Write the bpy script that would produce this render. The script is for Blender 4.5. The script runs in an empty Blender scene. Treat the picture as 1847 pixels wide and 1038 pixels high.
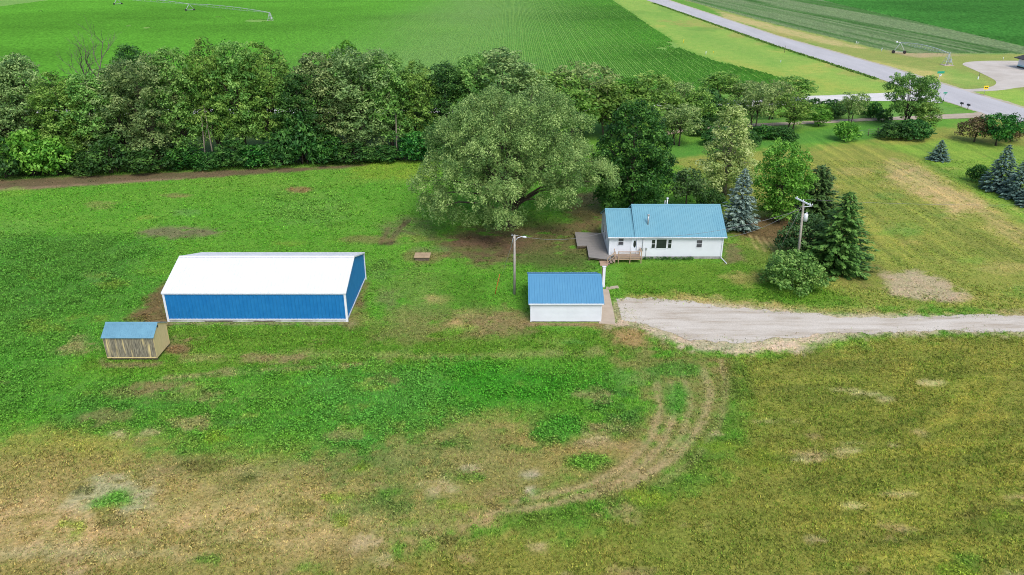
import bpy, math, random
import numpy as np
from mathutils import Vector

# ------------------------------------------------------------------ camera, sky, sun, exposure
scene = bpy.context.scene
COL = scene.collection
F, VH, CX, CY, CAMH = 1390.0, -110.0, 923.5, 519.0, 40.0      # photo pixels (1847 x 1038), metres
TH = math.atan((CY - VH) / F)
CT, ST = math.cos(TH), math.sin(TH)
cam_d = bpy.data.cameras.new("drone_camera")
cam = bpy.data.objects.new("drone_camera", cam_d)
COL.objects.link(cam)
cam.location = (0, 0, CAMH)
cam.rotation_euler = (math.pi / 2 - TH, 0, 0)
cam_d.sensor_width = 36.0
cam_d.lens = 36.0 * F / 1847.0
cam_d.clip_start = 0.5
cam_d.clip_end = 9000.0
scene.camera = cam

SUN_EL, SUN_ROT = math.radians(52), math.radians(158)
world = bpy.data.worlds.new("World")
scene.world = world
world.use_nodes = True
wn = world.node_tree
sky = wn.nodes.new("ShaderNodeTexSky")
sky.sky_type = 'NISHITA'
sky.sun_disc = False
sky.sun_elevation = SUN_EL
sky.sun_rotation = SUN_ROT
sky.air_density = 1.0
sky.dust_density = 2.5
sky.ozone_density = 1.0
wn.links.new(sky.outputs[0], wn.nodes["Background"].inputs[0])
wn.nodes["Background"].inputs[1].default_value = 0.14
sun_d = bpy.data.lights.new("sun", 'SUN')
sun_d.energy = 1.4
sun_d.angle = math.radians(24)
sun_d.color = (1.0, 0.975, 0.94)
sun = bpy.data.objects.new("sun", sun_d)
COL.objects.link(sun)
sv = Vector((math.sin(SUN_ROT) * math.cos(SUN_EL), math.cos(SUN_ROT) * math.cos(SUN_EL), math.sin(SUN_EL)))
sun.rotation_euler = sv.to_track_quat('Z', 'Y').to_euler()
sun.location = (0, 0, 200)
scene.view_settings.view_transform = 'Standard'
scene.view_settings.look = 'None'
scene.view_settings.gamma = 1.0
scene.view_settings.exposure = 0.62
scene.cycles.max_bounces = 6
scene.cycles.diffuse_bounces = 3
scene.cycles.transmission_bounces = 3
scene.cycles.use_denoising = True
scene.cycles.denoiser = "OPENIMAGEDENOISE"
scene.cycles.denoising_input_passes = "RGB_ALBEDO_NORMAL"
scene.cycles.denoising_prefilter = "NONE"
scene.cycles.filter_width = 1.0
scene.cycles.use_adaptive_sampling = False

rng = np.random.default_rng(7)
random.seed(7)


# ------------------------------------------------------------------ helpers
def G(u, v, z=0.0):
    """world point at height z seen at photo pixel (u, v)"""
    a, b = (u - CX) / F, (v - CY) / F
    t = (CAMH - z) / (ST + b * CT)
    return (a * t, (CT - b * ST) * t, z)


def atY(u, v, y):
    a, b = (u - CX) / F, (v - CY) / F
    t = y / (CT - b * ST)
    return (a * t, y, CAMH - (ST + b * CT) * t)


def pxm(x, y, z=0):
    return F / (y * CT + (CAMH - z) * ST)


def lin(r, g, b, k=1.0):
    def f(c):
        c = c / 255.0
        return (c / 12.92 if c <= 0.04045 else ((c + 0.055) / 1.055) ** 2.4) * k
    return (f(r), f(g), f(b))


def tag(o, label=None, cat=None, group=None, kind=None):
    if label: o["label"] = label
    if cat: o["category"] = cat
    if group: o["group"] = group
    if kind: o["kind"] = kind
    return o


WL = {}


def empty(name, loc, label=None, cat=None, group=None, rz=0.0):
    o = bpy.data.objects.new(name, None)
    o.empty_display_size = 0.3
    COL.objects.link(o)
    o.location = loc
    o.rotation_euler.z = rz
    WL[o.name] = Vector(loc)
    return tag(o, label, cat, group)


def np_mesh(name, V, polys, mats, attrs=None, smooth=False, mat_index=None):
    """V (N,3) floats; polys (M,k) ints of one size, or a list of such arrays"""
    if not isinstance(polys, list): polys = [polys]
    polys = [np.asarray(p, dtype=np.int32) for p in polys if len(p)]
    me = bpy.data.meshes.new(name)
    V = np.ascontiguousarray(V, dtype=np.float32)
    me.vertices.add(len(V))
    me.vertices.foreach_set("co", V.ravel())
    loops = np.concatenate([p.ravel() for p in polys])
    sizes = np.concatenate([np.full(len(p), p.shape[1], np.int32) for p in polys])
    starts = np.concatenate([[0], np.cumsum(sizes)[:-1]]).astype(np.int32)
    me.loops.add(len(loops))
    me.loops.foreach_set("vertex_index", loops)
    me.polygons.add(len(sizes))
    me.polygons.foreach_set("loop_start", starts)
    if mat_index is not None: me.polygons.foreach_set("material_index", np.asarray(mat_index, np.int32))
    me.polygons.foreach_set("use_smooth", np.full(len(sizes), smooth, dtype=bool))
    me.update(calc_edges=True)
    for m in (mats if isinstance(mats, (list, tuple)) else [mats]):
        me.materials.append(m)
    for k, arr in (attrs or {}).items():
        arr = np.asarray(arr, np.float32)
        if arr.ndim == 1:
            a = me.attributes.new(k, 'FLOAT', 'POINT')
            a.data.foreach_set("value", arr)
        else:
            a = me.attributes.new(k, 'FLOAT_COLOR', 'POINT')
            c = np.ones((len(arr), 4), np.float32)
            c[:, :3] = arr
            a.data.foreach_set("color", c.ravel())
    return me


def link(name, me, parent=None, loc=None):
    o = bpy.data.objects.new(name, me)
    COL.objects.link(o)
    if parent is not None: o.parent = parent
    if loc is not None: o.location = loc
    WL[o.name] = (WL.get(parent.name, Vector()) if parent else Vector()) + o.location
    return o


class MB:
    """collects boxes, bars, tubes and sheets in world coordinates; build() links them as one mesh object"""
    def __init__(s): s.v = []; s.f = []; s.sm = []

    def add(s, vs, fs, smooth=False):
        n = len(s.v)
        s.v += [tuple(map(float, p)) for p in vs]
        s.f += [tuple(i + n for i in f) for f in fs]
        s.sm += [smooth] * len(fs)
        return s

    def box(s, x0, x1, y0, y1, z0, z1):
        return s.add([(x0, y0, z0), (x1, y0, z0), (x1, y1, z0), (x0, y1, z0), (x0, y0, z1), (x1, y0, z1), (x1, y1, z1), (x0, y1, z1)],
                     [(0, 3, 2, 1), (4, 5, 6, 7), (0, 1, 5, 4), (1, 2, 6, 5), (2, 3, 7, 6), (3, 0, 4, 7)])

    def bar(s, p, q, w, h=None, up=(0, 0, 1)):
        """rectangular bar from p to q, w wide, h thick"""
        h = w if h is None else h
        p, q = Vector(p), Vector(q)
        d = (q - p).normalized()
        u = Vector(up)
        if abs(d.dot(u)) > 0.98: u = Vector((0, 1, 0))
        a = d.cross(u).normalized() * (w / 2)
        b = a.cross(d).normalized() * (h / 2)
        vs = [p - a - b, p + a - b, p + a + b, p - a + b, q - a - b, q + a - b, q + a + b, q - a + b]
        return s.add(vs, [(0, 1, 2, 3), (7, 6, 5, 4), (0, 4, 5, 1), (1, 5, 6, 2), (2, 6, 7, 3), (3, 7, 4, 0)])

    def tube(s, pts, radii, n=8, cap=True):
        pts = [Vector(p) for p in pts]
        if not hasattr(radii, '__len__'): radii = [radii] * len(pts)
        vs = []; fs = []
        for i, p in enumerate(pts):
            d = (pts[min(i + 1, len(pts) - 1)] - pts[max(i - 1, 0)]).normalized()
            u = Vector((0, 0, 1)) if abs(d.z) < 0.9 else Vector((1, 0, 0))
            a = d.cross(u).normalized(); b = d.cross(a)
            for k in range(n):
                t = 2 * math.pi * k / n
                vs.append(p + (a * math.cos(t) + b * math.sin(t)) * radii[i])
        for i in range(len(pts) - 1):
            for k in range(n):
                k2 = (k + 1) % n
                fs.append((i * n + k, i * n + k2, (i + 1) * n + k2, (i + 1) * n + k))
        s.add(vs, fs, True)
        if cap:
            m = len(s.v) - len(vs)
            s.f.append(tuple(m + k for k in reversed(range(n)))); s.sm.append(False)
            s.f.append(tuple(m + (len(pts) - 1) * n + k for k in range(n))); s.sm.append(False)
        return s

    def prism(s, poly, axis, a0, a1):
        """extrude a 2-D polygon along axis 'x', 'y' or 'z'"""
        n = len(poly)
        def P(p, a):
            return {'x': (a, p[0], p[1]), 'y': (p[0], a, p[1]), 'z': (p[0], p[1], a)}[axis]
        vs = [P(p, a0) for p in poly] + [P(p, a1) for p in poly]
        fs = [tuple(reversed(range(n))), tuple(range(n, 2 * n))]
        fs += [(i, (i + 1) % n, n + (i + 1) % n, n + i) for i in range(n)]
        return s.add(vs, fs)

    def sheet(s, o, du, dv, nrm, prof, thick=0.0):
        """profiled sheet: prof = list of (u, d) along unit du, extruded over dv, offset d along nrm"""
        o, du, dv, nrm = Vector(o), Vector(du), Vector(dv), Vector(nrm)
        a = [o + du * u + nrm * d for u, d in prof]
        vs = a + [p + dv for p in a]
        n = len(a)
        fs = [(i, i + 1, n + i + 1, n + i) for i in range(n - 1)]
        if thick:
            lo = [p - nrm * (thick + d) for p, (u, d) in zip(a, prof)]
            vs += lo + [p + dv for p in lo]
            fs += [(2 * n + i + 1, 2 * n + i, 3 * n + i, 3 * n + i + 1) for i in range(n - 1)]
            fs += [(i + 1, i, 2 * n + i, 2 * n + i + 1) for i in range(n - 1)]
            fs += [(n + i, n + i + 1, 3 * n + i + 1, 3 * n + i) for i in range(n - 1)]
            fs += [(0, n, 3 * n, 2 * n), (2 * n - 1, n - 1, 3 * n - 1, 4 * n - 1)]
        return s.add(vs, fs)

    def build(s, name, m, parent=None, bevel=0.0):
        me = bpy.data.meshes.new(name)
        off = WL.get(parent.name, Vector()) if parent is not None else Vector()
        me.from_pydata([(p[0] - off.x, p[1] - off.y, p[2] - off.z) for p in s.v], [], s.f)
        me.polygons.foreach_set("use_smooth", s.sm)
        me.materials.append(m)
        me.update()
        o = link(name, me, parent)
        if bevel:
            b = o.modifiers.new("bevel", 'BEVEL'); b.width = bevel; b.segments = 1; b.limit_method = 'ANGLE'
        return o


def ribs(length, pitch, w=0.06, d=0.03):
    """trapezoid rib profile along a metal sheet"""
    out = [(0, 0)]
    n = max(1, int(round(length / pitch)))
    p = length / n
    for i in range(n):
        c = (i + 0.5) * p
        out += [(c - w, 0), (c - w * 0.45, d), (c + w * 0.45, d), (c + w, 0)]
    return out + [(length, 0)]


def laps(height, expo=0.16, d=0.011):
    out = []
    n = max(1, int(round(height / expo)))
    p = height / n
    for i in range(n):
        out += [(i * p, d), ((i + 1) * p - 0.006, 0.002)]
    return out


# ------------------------------------------------------------------ materials
def nodes(name):
    m = bpy.data.materials.new(name)
    m.use_nodes = True
    nt = m.node_tree
    return m, nt, nt.nodes["Principled BSDF"], nt.links.new


def N(nt, kind, **kw):
    n = nt.nodes.new("ShaderNode" + kind)
    for k, v in kw.items():
        if k in n.inputs.keys(): n.inputs[k].default_value = v
        else: setattr(n, k, v)
    return n


def mixrgb(nt, blend='MIX', fac=None):
    n = nt.nodes.new("ShaderNodeMix")
    n.data_type = 'RGBA'; n.blend_type = blend
    if fac is not None: n.inputs[0].default_value = fac
    return n, n.inputs[0], n.inputs[6], n.inputs[7], n.outputs[2]


def ramp(nt, stops):
    r = nt.nodes.new("ShaderNodeValToRGB")
    cr = r.color_ramp
    while len(cr.elements) < len(stops): cr.elements.new(0.5)
    for e, (p, c) in zip(cr.elements, stops):
        e.position = p
        e.color = (*c, 1) if hasattr(c, '__len__') else (c, c, c, 1)
    return r


def surf(name, col, rough=0.6, metal=0.0, var=0.12, scale=2.0, stretch=(1, 1, 1), col2=None, fine=30.0, bump=0.0, spec=0.5, dirt=None):
    """painted / wooden / stone surface with two scales of real wear"""
    m, nt, b, L = nodes(name)
    tc = N(nt, "TexCoord")
    mp = N(nt, "Mapping"); mp.inputs["Scale"].default_value = stretch
    L(tc.outputs["Object"], mp.inputs["Vector"])
    n1 = N(nt, "TexNoise", Scale=scale, Detail=5.0, Roughness=0.6)
    L(mp.outputs[0], n1.inputs["Vector"])
    n2 = N(nt, "TexNoise", Scale=fine, Detail=3.0)
    L(mp.outputs[0], n2.inputs["Vector"])
    c2 = col2 or tuple(c * (1 - 2.2 * var) for c in col)
    r1 = ramp(nt, [(0.35, col), (0.72, c2)])
    L(n1.outputs["Fac"], r1.inputs[0])
    r2 = ramp(nt, [(0.3, 1 - var), (0.7, 1.0)])
    L(n2.outputs["Fac"], r2.inputs[0])
    mx, f, A, B, O = mixrgb(nt, 'MULTIPLY', 1.0)
    L(r1.outputs[0], A); L(r2.outputs[0], B)
    if dirt:
        geo = N(nt, "NewGeometry")
        sep = N(nt, "SeparateXYZ"); L(tc.outputs["Object"], sep.inputs[0])
        mr = N(nt, "MapRange"); mr.inputs[1].default_value = dirt[0]; mr.inputs[2].default_value = dirt[1]
        mr.inputs[3].default_value = 0.75; mr.inputs[4].default_value = 0.0
        L(sep.outputs["Z"], mr.inputs[0])
        nn = N(nt, "TexNoise", Scale=1.4, Detail=4.0); L(tc.outputs["Object"], nn.inputs["Vector"])
        mm = N(nt, "Math", operation='MULTIPLY'); L(mr.outputs[0], mm.inputs[0]); L(nn.outputs["Fac"], mm.inputs[1])
        m2, f2, A2, B2, O2 = mixrgb(nt)
        L(mm.outputs[0], f2); L(O, A2); B2.default_value = (*dirt[2], 1); O = O2
    L(O, b.inputs["Base Color"])
    b.inputs["Roughness"].default_value = rough
    b.inputs["Metallic"].default_value = metal
    b.inputs["Specular IOR Level"].default_value = spec
    if bump:
        bp = N(nt, "Bump"); bp.inputs["Strength"].default_value = bump; bp.inputs["Distance"].default_value = 0.02
        L(n2.outputs["Fac"], bp.inputs["Height"]); L(bp.outputs[0], b.inputs["Normal"])
    return m


M = {}
M['barn_blue'] = surf("barn_blue_steel", lin(22, 112, 174), 0.45, 0, 0.08, 1.2, col2=lin(34, 122, 182))
M['barn_roof'] = surf("white_roof_steel", (0.70, 0.715, 0.735), 0.55, 0, 0.035, 0.5, spec=0.35)
M['trim'] = surf("white_trim", (0.76, 0.79, 0.83), 0.5, 0, 0.05, 1.5)
M['siding'] = surf("white_vinyl_siding", (0.69, 0.72, 0.765), 0.5, 0, 0.04, 0.7, spec=0.3)
M['concrete_base'] = surf("pale_foundation", (0.42, 0.41, 0.4), 0.9, 0, 0.25, 1.5, bump=0.3)
M['barn_base'] = surf("barn_base_strip", (0.62, 0.63, 0.66), 0.8, 0, 0.15, 0.9, col2=(0.25, 0.24, 0.22))
M['roof_blue'] = surf("blue_roof_steel", lin(102, 152, 168), 0.5, 0, 0.05, 0.6, col2=lin(110, 158, 172), spec=.3)
M['garage_roof'] = surf("garage_roof_steel", lin(80, 136, 170), 0.5, 0, 0.05, 0.6, col2=lin(86, 142, 174), spec=.3)
M['shed_roof'] = surf("shed_roof_steel", lin(106, 152, 172), 0.5, 0, 0.05, 0.9, col2=lin(92, 136, 156), spec=.3)
M['deck'] = surf("weathered_grey_deck", lin(152, 148, 143), 0.85, 0, 0.18, 1.6, (0.4, 3, 1), col2=lin(134, 130, 126))
M['new_wood'] = surf("tan_treated_wood", lin(184, 156, 130), 0.8, 0, 0.15, 3, (0.5, 3, 3), col2=lin(166, 140, 116))
M['porch_floor'] = surf("porch_boards", lin(168, 148, 132), 0.85, 0, 0.18, 2, (0.5, 4, 1))
M['pole'] = surf("weathered_pole_wood", lin(186, 178, 166), 0.9, 0, 0.2, 4, (4, 4, 0.4))
M['old_wood'] = surf("old_grey_post_wood", lin(120, 108, 92), 0.95, 0, 0.25, 4, (4, 4, 0.5))
M['galv'] = surf("galvanised_steel", (0.5, 0.52, 0.53), 0.45, 0.5, 0.12, 3)
M['pivot_steel'] = surf("pivot_galvanised_steel", (0.55, 0.6, 0.6), 0.5, 0.2, 0.1, 1)
M['tyre'] = surf("tyre_rubber", (0.03, 0.03, 0.03), 0.9, 0, 0.2, 3)
M['black'] = surf("black_paint", (0.02, 0.02, 0.022), 0.5, 0, 0.1, 3)
M['wire'] = surf("weathered_cable", (0.25, 0.25, 0.25), 0.6, 0, 0.1, 3)
M['concrete'] = surf("tan_concrete", lin(188, 172, 152), 0.9, 0, 0.14, 0.8, col2=lin(172, 156, 136), bump=0.2)
M['well_wood'] = surf("tan_plywood_cover", lin(186, 160, 126), 0.85, 0, 0.15, 1.5)
M['orange'] = surf("orange_paint", lin(196, 92, 34), 0.6, 0, 0.1, 4)
M['green_sign'] = surf("green_sign_sheet", lin(20, 150, 120), 0.4, 0, 0.05, 3)
M['yellow_sign'] = surf("yellow_sign_sheet", lin(250, 212, 48), 0.4, 0, 0.05, 3)
M['red'] = surf("red_sign_sheet", lin(150, 30, 30), 0.5, 0, 0.05, 3)
M['door'] = surf("white_door_paint", (0.74, 0.8, 0.86), 0.4, 0, 0.03, 3)
M['dark_roof'] = surf("dark_shingle", (0.05, 0.05, 0.055), 0.9, 0, 0.2, 2)
M['teal'] = surf("pale_teal_paint", lin(170, 215, 220), 0.5, 0, 0.05, 2)
M['soil'] = surf("turned_dark_soil", lin(92, 74, 56), 1.0, 0, 0.3, 3)


def glass(name, c=(0.015, 0.02, 0.02)):
    m, nt, b, L = nodes(name)
    n = N(nt, "TexNoise", Scale=0.9, Detail=2.0)
    r = ramp(nt, [(0.3, c), (0.7, tuple(k * 2.2 for k in c))])
    L(n.outputs["Fac"], r.inputs[0]); L(r.outputs[0], b.inputs["Base Color"])
    b.inputs["Roughness"].default_value = 0.06
    b.inputs["Specular IOR Level"].default_value = 0.6
    return m


M['glass'] = glass("dark_window_glass")
M['pane'] = glass("pane_with_screen", (0.05, 0.05, 0.06))


def shed_wood(name, streaks):
    """weathered plywood: dark rain streaks down from the eave on old yellow paint"""
    m, nt, b, L = nodes(name)
    tc = N(nt, "TexCoord")
    mp = N(nt, "Mapping"); mp.inputs["Scale"].default_value = (3.2, 3.2, 0.22)
    L(tc.outputs["Object"], mp.inputs["Vector"])
    n1 = N(nt, "TexNoise", Scale=1.0, Detail=7.0, Roughness=0.62); L(mp.outputs[0], n1.inputs["Vector"])
    n2 = N(nt, "TexNoise", Scale=6.0, Detail=5.0); L(mp.outputs[0], n2.inputs["Vector"])
    base = ramp(nt, [(0.3, lin(222, 202, 146)), (0.7, lin(196, 176, 122))]); L(n2.outputs["Fac"], base.inputs[0])
    gre = ramp(nt, [(0.25, lin(44, 44, 42)), (0.5, lin(110, 106, 94)), (0.75, lin(172, 164, 138))]); L(n2.outputs["Fac"], gre.inputs[0])
    st = ramp(nt, streaks); L(n1.outputs["Fac"], st.inputs[0])
    mx, f, A, B, O = mixrgb(nt); L(st.outputs[0], f); L(base.outputs[0], A); L(gre.outputs[0], B)
    L(O, b.inputs["Base Color"]); b.inputs["Roughness"].default_value = 0.9
    return m


M['shed_front'] = shed_wood("weathered_plywood_front", [(0.34, 0.1), (0.45, 0.95), (0.7, 1.0)])
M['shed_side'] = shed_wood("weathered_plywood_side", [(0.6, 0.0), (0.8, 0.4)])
M['bark'] = surf("grey_brown_bark", lin(92, 82, 70), 0.95, 0, 0.3, 1.5, (3, 3, 0.5), bump=0.4)
M['pale_bark'] = surf("pale_bark", lin(150, 140, 124), 0.95, 0, 0.25, 1.5, (3, 3, 0.5))
M['dead_bark'] = surf("bare_grey_branch", lin(128, 120, 108), 0.95, 0, 0.25, 1.5, (3, 3, 0.5))


def foliage(name, dark, mid, light, trans=0.28, hue=0.01):
    m, nt, b, L = nodes(name)
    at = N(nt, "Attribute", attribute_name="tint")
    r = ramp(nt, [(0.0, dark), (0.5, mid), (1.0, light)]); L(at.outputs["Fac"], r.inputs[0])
    oi = N(nt, "ObjectInfo")
    hs = N(nt, "HueSaturation")
    mr = N(nt, "MapRange"); mr.inputs[3].default_value = 0.5 - hue; mr.inputs[4].default_value = 0.5 + hue
    L(oi.outputs["Random"], mr.inputs[0]); L(mr.outputs[0], hs.inputs["Hue"])
    mv = N(nt, "MapRange"); mv.inputs[3].default_value = 0.85; mv.inputs[4].default_value = 1.15
    L(oi.outputs["Random"], mv.inputs[0]); L(mv.outputs[0], hs.inputs["Value"])
    L(r.outputs[0], hs.inputs["Color"])
    L(hs.outputs[0], b.inputs["Base Color"])
    b.inputs["Roughness"].default_value = 0.55
    b.inputs["Specular IOR Level"].default_value = 0.3
    tr = N(nt, "BsdfTranslucent"); L(hs.outputs[0], tr.inputs["Color"])
    mx = N(nt, "MixShader"); mx.inputs[0].default_value = trans
    out = nt.nodes["Material Output"]
    L(b.outputs[0], mx.inputs[1]); L(tr.outputs[0], mx.inputs[2]); L(mx.outputs[0], out.inputs["Surface"])
    return m


def attr_ground(name, attr="cover", trans=0.0, fine=True):
    """ground or plants whose land cover colour is stored per vertex"""
    m, nt, b, L = nodes(name)
    at = N(nt, "Attribute", attribute_name=attr)
    O = at.outputs["Color"]
    if fine:
        tc = N(nt, "TexCoord")
        n1 = N(nt, "TexNoise", Scale=3.2, Detail=8.0, Roughness=0.75); L(tc.outputs["Object"], n1.inputs["Vector"])
        r1 = ramp(nt, [(0.3, (0.42, 0.46, 0.38)), (0.5, (0.96, 0.96, 0.96)), (0.7, (1.6, 1.5, 1.5))]); L(n1.outputs["Fac"], r1.inputs[0])
        mx, f, A, B, O1 = mixrgb(nt, 'MULTIPLY', 1.0); L(O, A); L(r1.outputs[0], B)
        n2 = N(nt, "TexNoise", Scale=0.35, Detail=6.0, Roughness=0.65); L(tc.outputs["Object"], n2.inputs["Vector"])
        r2 = ramp(nt, [(0.35, (0.86, 0.92, 0.82)), (0.65, (1.14, 1.06, 1.08))]); L(n2.outputs["Fac"], r2.inputs[0])
        mx2, f2, A2, B2, O2 = mixrgb(nt, 'MULTIPLY', 1.0); L(O1, A2); L(r2.outputs[0], B2)
        O = O2
        bp = N(nt, "Bump"); bp.inputs["Strength"].default_value = 0.6; bp.inputs["Distance"].default_value = 0.12
        L(n1.outputs["Fac"], bp.inputs["Height"]); L(bp.outputs[0], b.inputs["Normal"])
    L(O, b.inputs["Base Color"])
    b.inputs["Roughness"].default_value = 0.95
    b.inputs["Specular IOR Level"].default_value = 0.15
    if trans:
        tr = N(nt, "BsdfTranslucent"); L(O, tr.inputs["Color"])
        mx = N(nt, "MixShader"); mx.inputs[0].default_value = trans
        L(b.outputs[0], mx.inputs[1]); L(tr.outputs[0], mx.inputs[2])
        L(mx.outputs[0], nt.nodes["Material Output"].inputs["Surface"])
    return m


# ------------------------------------------------------------------ noise and land cover
def _h(ix, iy, s):
    n = (ix.astype(np.int64) * 374761393 + iy.astype(np.int64) * 668265263 + s * 974634777) & 0xFFFFFFFF
    n = ((n ^ (n >> 13)) * 1274126177) & 0xFFFFFFFF
    n = (n ^ (n >> 16)) & 0xFFFFFFFF
    return n / 4294967295.0


def vnoise(x, y, s=0):
    ix, iy = np.floor(x), np.floor(y)
    fx, fy = x - ix, y - iy
    fx, fy = fx * fx * (3 - 2 * fx), fy * fy * (3 - 2 * fy)
    a, b = _h(ix, iy, s), _h(ix + 1, iy, s)
    c, d = _h(ix, iy + 1, s), _h(ix + 1, iy + 1, s)
    return (a + (b - a) * fx) * (1 - fy) + (c + (d - c) * fx) * fy


def fbm(x, y, s=0, o=4):
    t = 0; a = 1.0; w = 0
    for i in range(o):
        t = t + a * vnoise(x, y, s + 17 * i); w += a
        x, y, a = x * 2.03 + 5.1, y * 2.03 + 1.7, a * 0.55
    return t / w


def sstep(a, b, x):
    t = np.clip((x - a) / (b - a), 0, 1)
    return t * t * (3 - 2 * t)


def sdist(X, Y, poly):
    """signed distance, positive inside"""
    p = np.asarray(poly)
    n = len(p)
    d = np.full(X.shape, 1e18); ins = np.zeros(X.shape, bool)
    for i in range(n):
        x1, y1 = p[i]; x2, y2 = p[(i + 1) % n]
        ex, ey = x2 - x1, y2 - y1
        t = np.clip(((X - x1) * ex + (Y - y1) * ey) / (ex * ex + ey * ey + 1e-12), 0, 1)
        d = np.minimum(d, (X - x1 - t * ex) ** 2 + (Y - y1 - t * ey) ** 2)
        cond = (y1 > Y) != (y2 > Y)
        ins ^= cond & (X < (x2 - x1) * (Y - y1) / (y2 - y1 + 1e-30) + x1)
    d = np.sqrt(d)
    return np.where(ins, d, -d)


def ldist(X, Y, line):
    d = np.full(X.shape, 1e18)
    for (x1, y1), (x2, y2) in zip(line[:-1], line[1:]):
        ex, ey = x2 - x1, y2 - y1
        t = np.clip(((X - x1) * ex + (Y - y1) * ey) / (ex * ex + ey * ey + 1e-12), 0, 1)
        d = np.minimum(d, (X - x1 - t * ex) ** 2 + (Y - y1 - t * ey) ** 2)
    return np.sqrt(d)


def wp(pts): return [G(u, v)[:2] for u, v in pts]


def ell(u, v, ru, rv, n=14):
    return [(u + ru * math.cos(2 * math.pi * i / n), v + rv * math.sin(2 * math.pi * i / n)) for i in range(n)]


# land cover patches in order: pixel outline, colour, edge softness m, strength, break-up 0..1, grass density, weed density
LAY = []


def area(pts, col, soft=1.0, amt=1.0, brk=0.0, g=None, w=None, jag=1.0, fs=0.5):
    LAY.append(('p', wp(pts), col, soft, amt, brk, g, w, jag, fs))


def line(pts, width, col, soft=0.3, amt=1.0, brk=0.3, g=None, w=None, jag=0.4, fs=0.8):
    LAY.append(('l', wp(pts), col, soft, amt, brk, g, w, jag, fs, width))


FIELD_EDGE = [(1085, -20), (1105, 0), (1150, 30), (1190, 58), (1212, 72), (1228, 86), (1262, 100), (1300, 112), (1345, 122), (1390, 134), (1412, 142), (1400, 160)]
FIELD = wp([(-900, -60)] + [(1060, -60)] + FIELD_EDGE + [(1330, 172), (1100, 174), (-900, 174)])
FIELD2 = wp([(1215, -20), (1390, -20), (1847, 84), (2300, 190), (2300, 118), (1847, 98), (1720, 97), (1640, 97), (1580, 88), (1500, 68), (1400, 45), (1320, 24), (1232, 0)])
FIELD3 = wp([(1390, -20), (2600, -20), (2600, 245), (1847, 84)])
C_LAWN = (98, 146, 50)
# broad yard tones
area([(-300, 330), (1000, 290), (1100, 480), (1130, 600), (1300, 640), (1000, 900), (-300, 760)], (96, 148, 48), 3, 1, 0, 1, 0.10)
area([(1200, 285), (1500, 262), (1600, 246), (1847, 212), (2200, 260), (2200, 575), (1500, 562), (1400, 480), (1330, 440), (1290, 330)], (136, 144, 66), 3, 1, 0, 0.8)
area([(1540, 255), (1640, 262), (1700, 250), (1847, 265), (2000, 300), (2000, 460), (1847, 400), (1770, 352), (1700, 318), (1640, 280)], (116, 152, 56), 2, 0.85, 0.1)
area([(1605, 285), (1640, 290), (1700, 325), (1745, 352), (1785, 375), (1720, 392), (1690, 372), (1640, 345), (1600, 320)], (184, 164, 112), 2.0, 0.85, 0.35, 0.35)
area([(1740, 372), (1790, 378), (1847, 420), (1847, 450), (1800, 420)], (170, 156, 100), 2, 0.6, 0.4, 0.5)
area([(1120, 478), (1300, 470), (1350, 450), (1480, 510), (1540, 540), (1500, 555), (1250, 545), (1120, 535)], (94, 132, 40), 1.5, 0.95, 0, 1)
area([(1200, 262), (1400, 245), (1600, 215), (1640, 235), (1560, 252), (1400, 262), (1210, 285)], (92, 148, 56), 1.5, 1, 0, 1, 0.5)
area([(1240, 225), (1500, 205), (1700, 190), (1760, 207), (1560, 222), (1250, 245)], (104, 146, 66), 2, 0.9, 0.1)
# field lower right of the drive, foreground
area([(1240, 648), (1400, 636), (1600, 600), (2200, 596), (2300, 1300), (500, 1300), (600, 1040), (860, 965), (1100, 930), (1240, 880), (1330, 790), (1320, 690)], (128, 133, 58), 2.5, 1, 0, 0.85, 0.03)
area([(1560, 700), (1847, 640), (1900, 1040), (1500, 1040)], (134, 138, 58), 8, 0.7, 0.4)
area([(-300, 800), (140, 770), (400, 800), (620, 810), (800, 780), (900, 740), (1040, 770), (1160, 760), (1180, 830), (1080, 880), (900, 930), (720, 990), (560, 1040), (400, 1300), (-300, 1300)], (148, 138, 80), 3, 1, 0.0, 0.65, 0.06)
area([(-100, 870), (300, 900), (600, 890), (820, 940), (600, 1010), (300, 1010), (-100, 990)], (180, 160, 110), 4, 0.8, 0.5, 0.4)
area([(-50, 985), (200, 990), (340, 1000), (200, 1012), (-50, 1008)], (176, 166, 124), 1.0, 0.7, 0.4, 0.4)
area([(-50, 1015), (900, 1010), (900, 1100), (-50, 1100)], (132, 128, 64), 2, 0.6, 0.4)
area(ell(110, 800, 150, 22), (140, 152, 60), 3, 0.6, 0.3)
area(ell(430, 815, 140, 30), (112, 146, 56), 3, 0.7, 0.4)
area(ell(420, 850, 180, 18), (150, 138, 96), 2, 0.6, 0.6, 0.5)
area([(640, 720), (900, 740), (980, 800), (960, 870), (700, 880), (560, 850), (600, 790)], (138, 136, 80), 3, 0.8, 0.3, 0.7)
area(ell(700, 905, 60, 40), (74, 124, 46), 3, 0.75, 0.35, 1, 0.3)
area(ell(690, 830, 80, 26), (104, 126, 66), 3, 0.7, 0.4)
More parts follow.
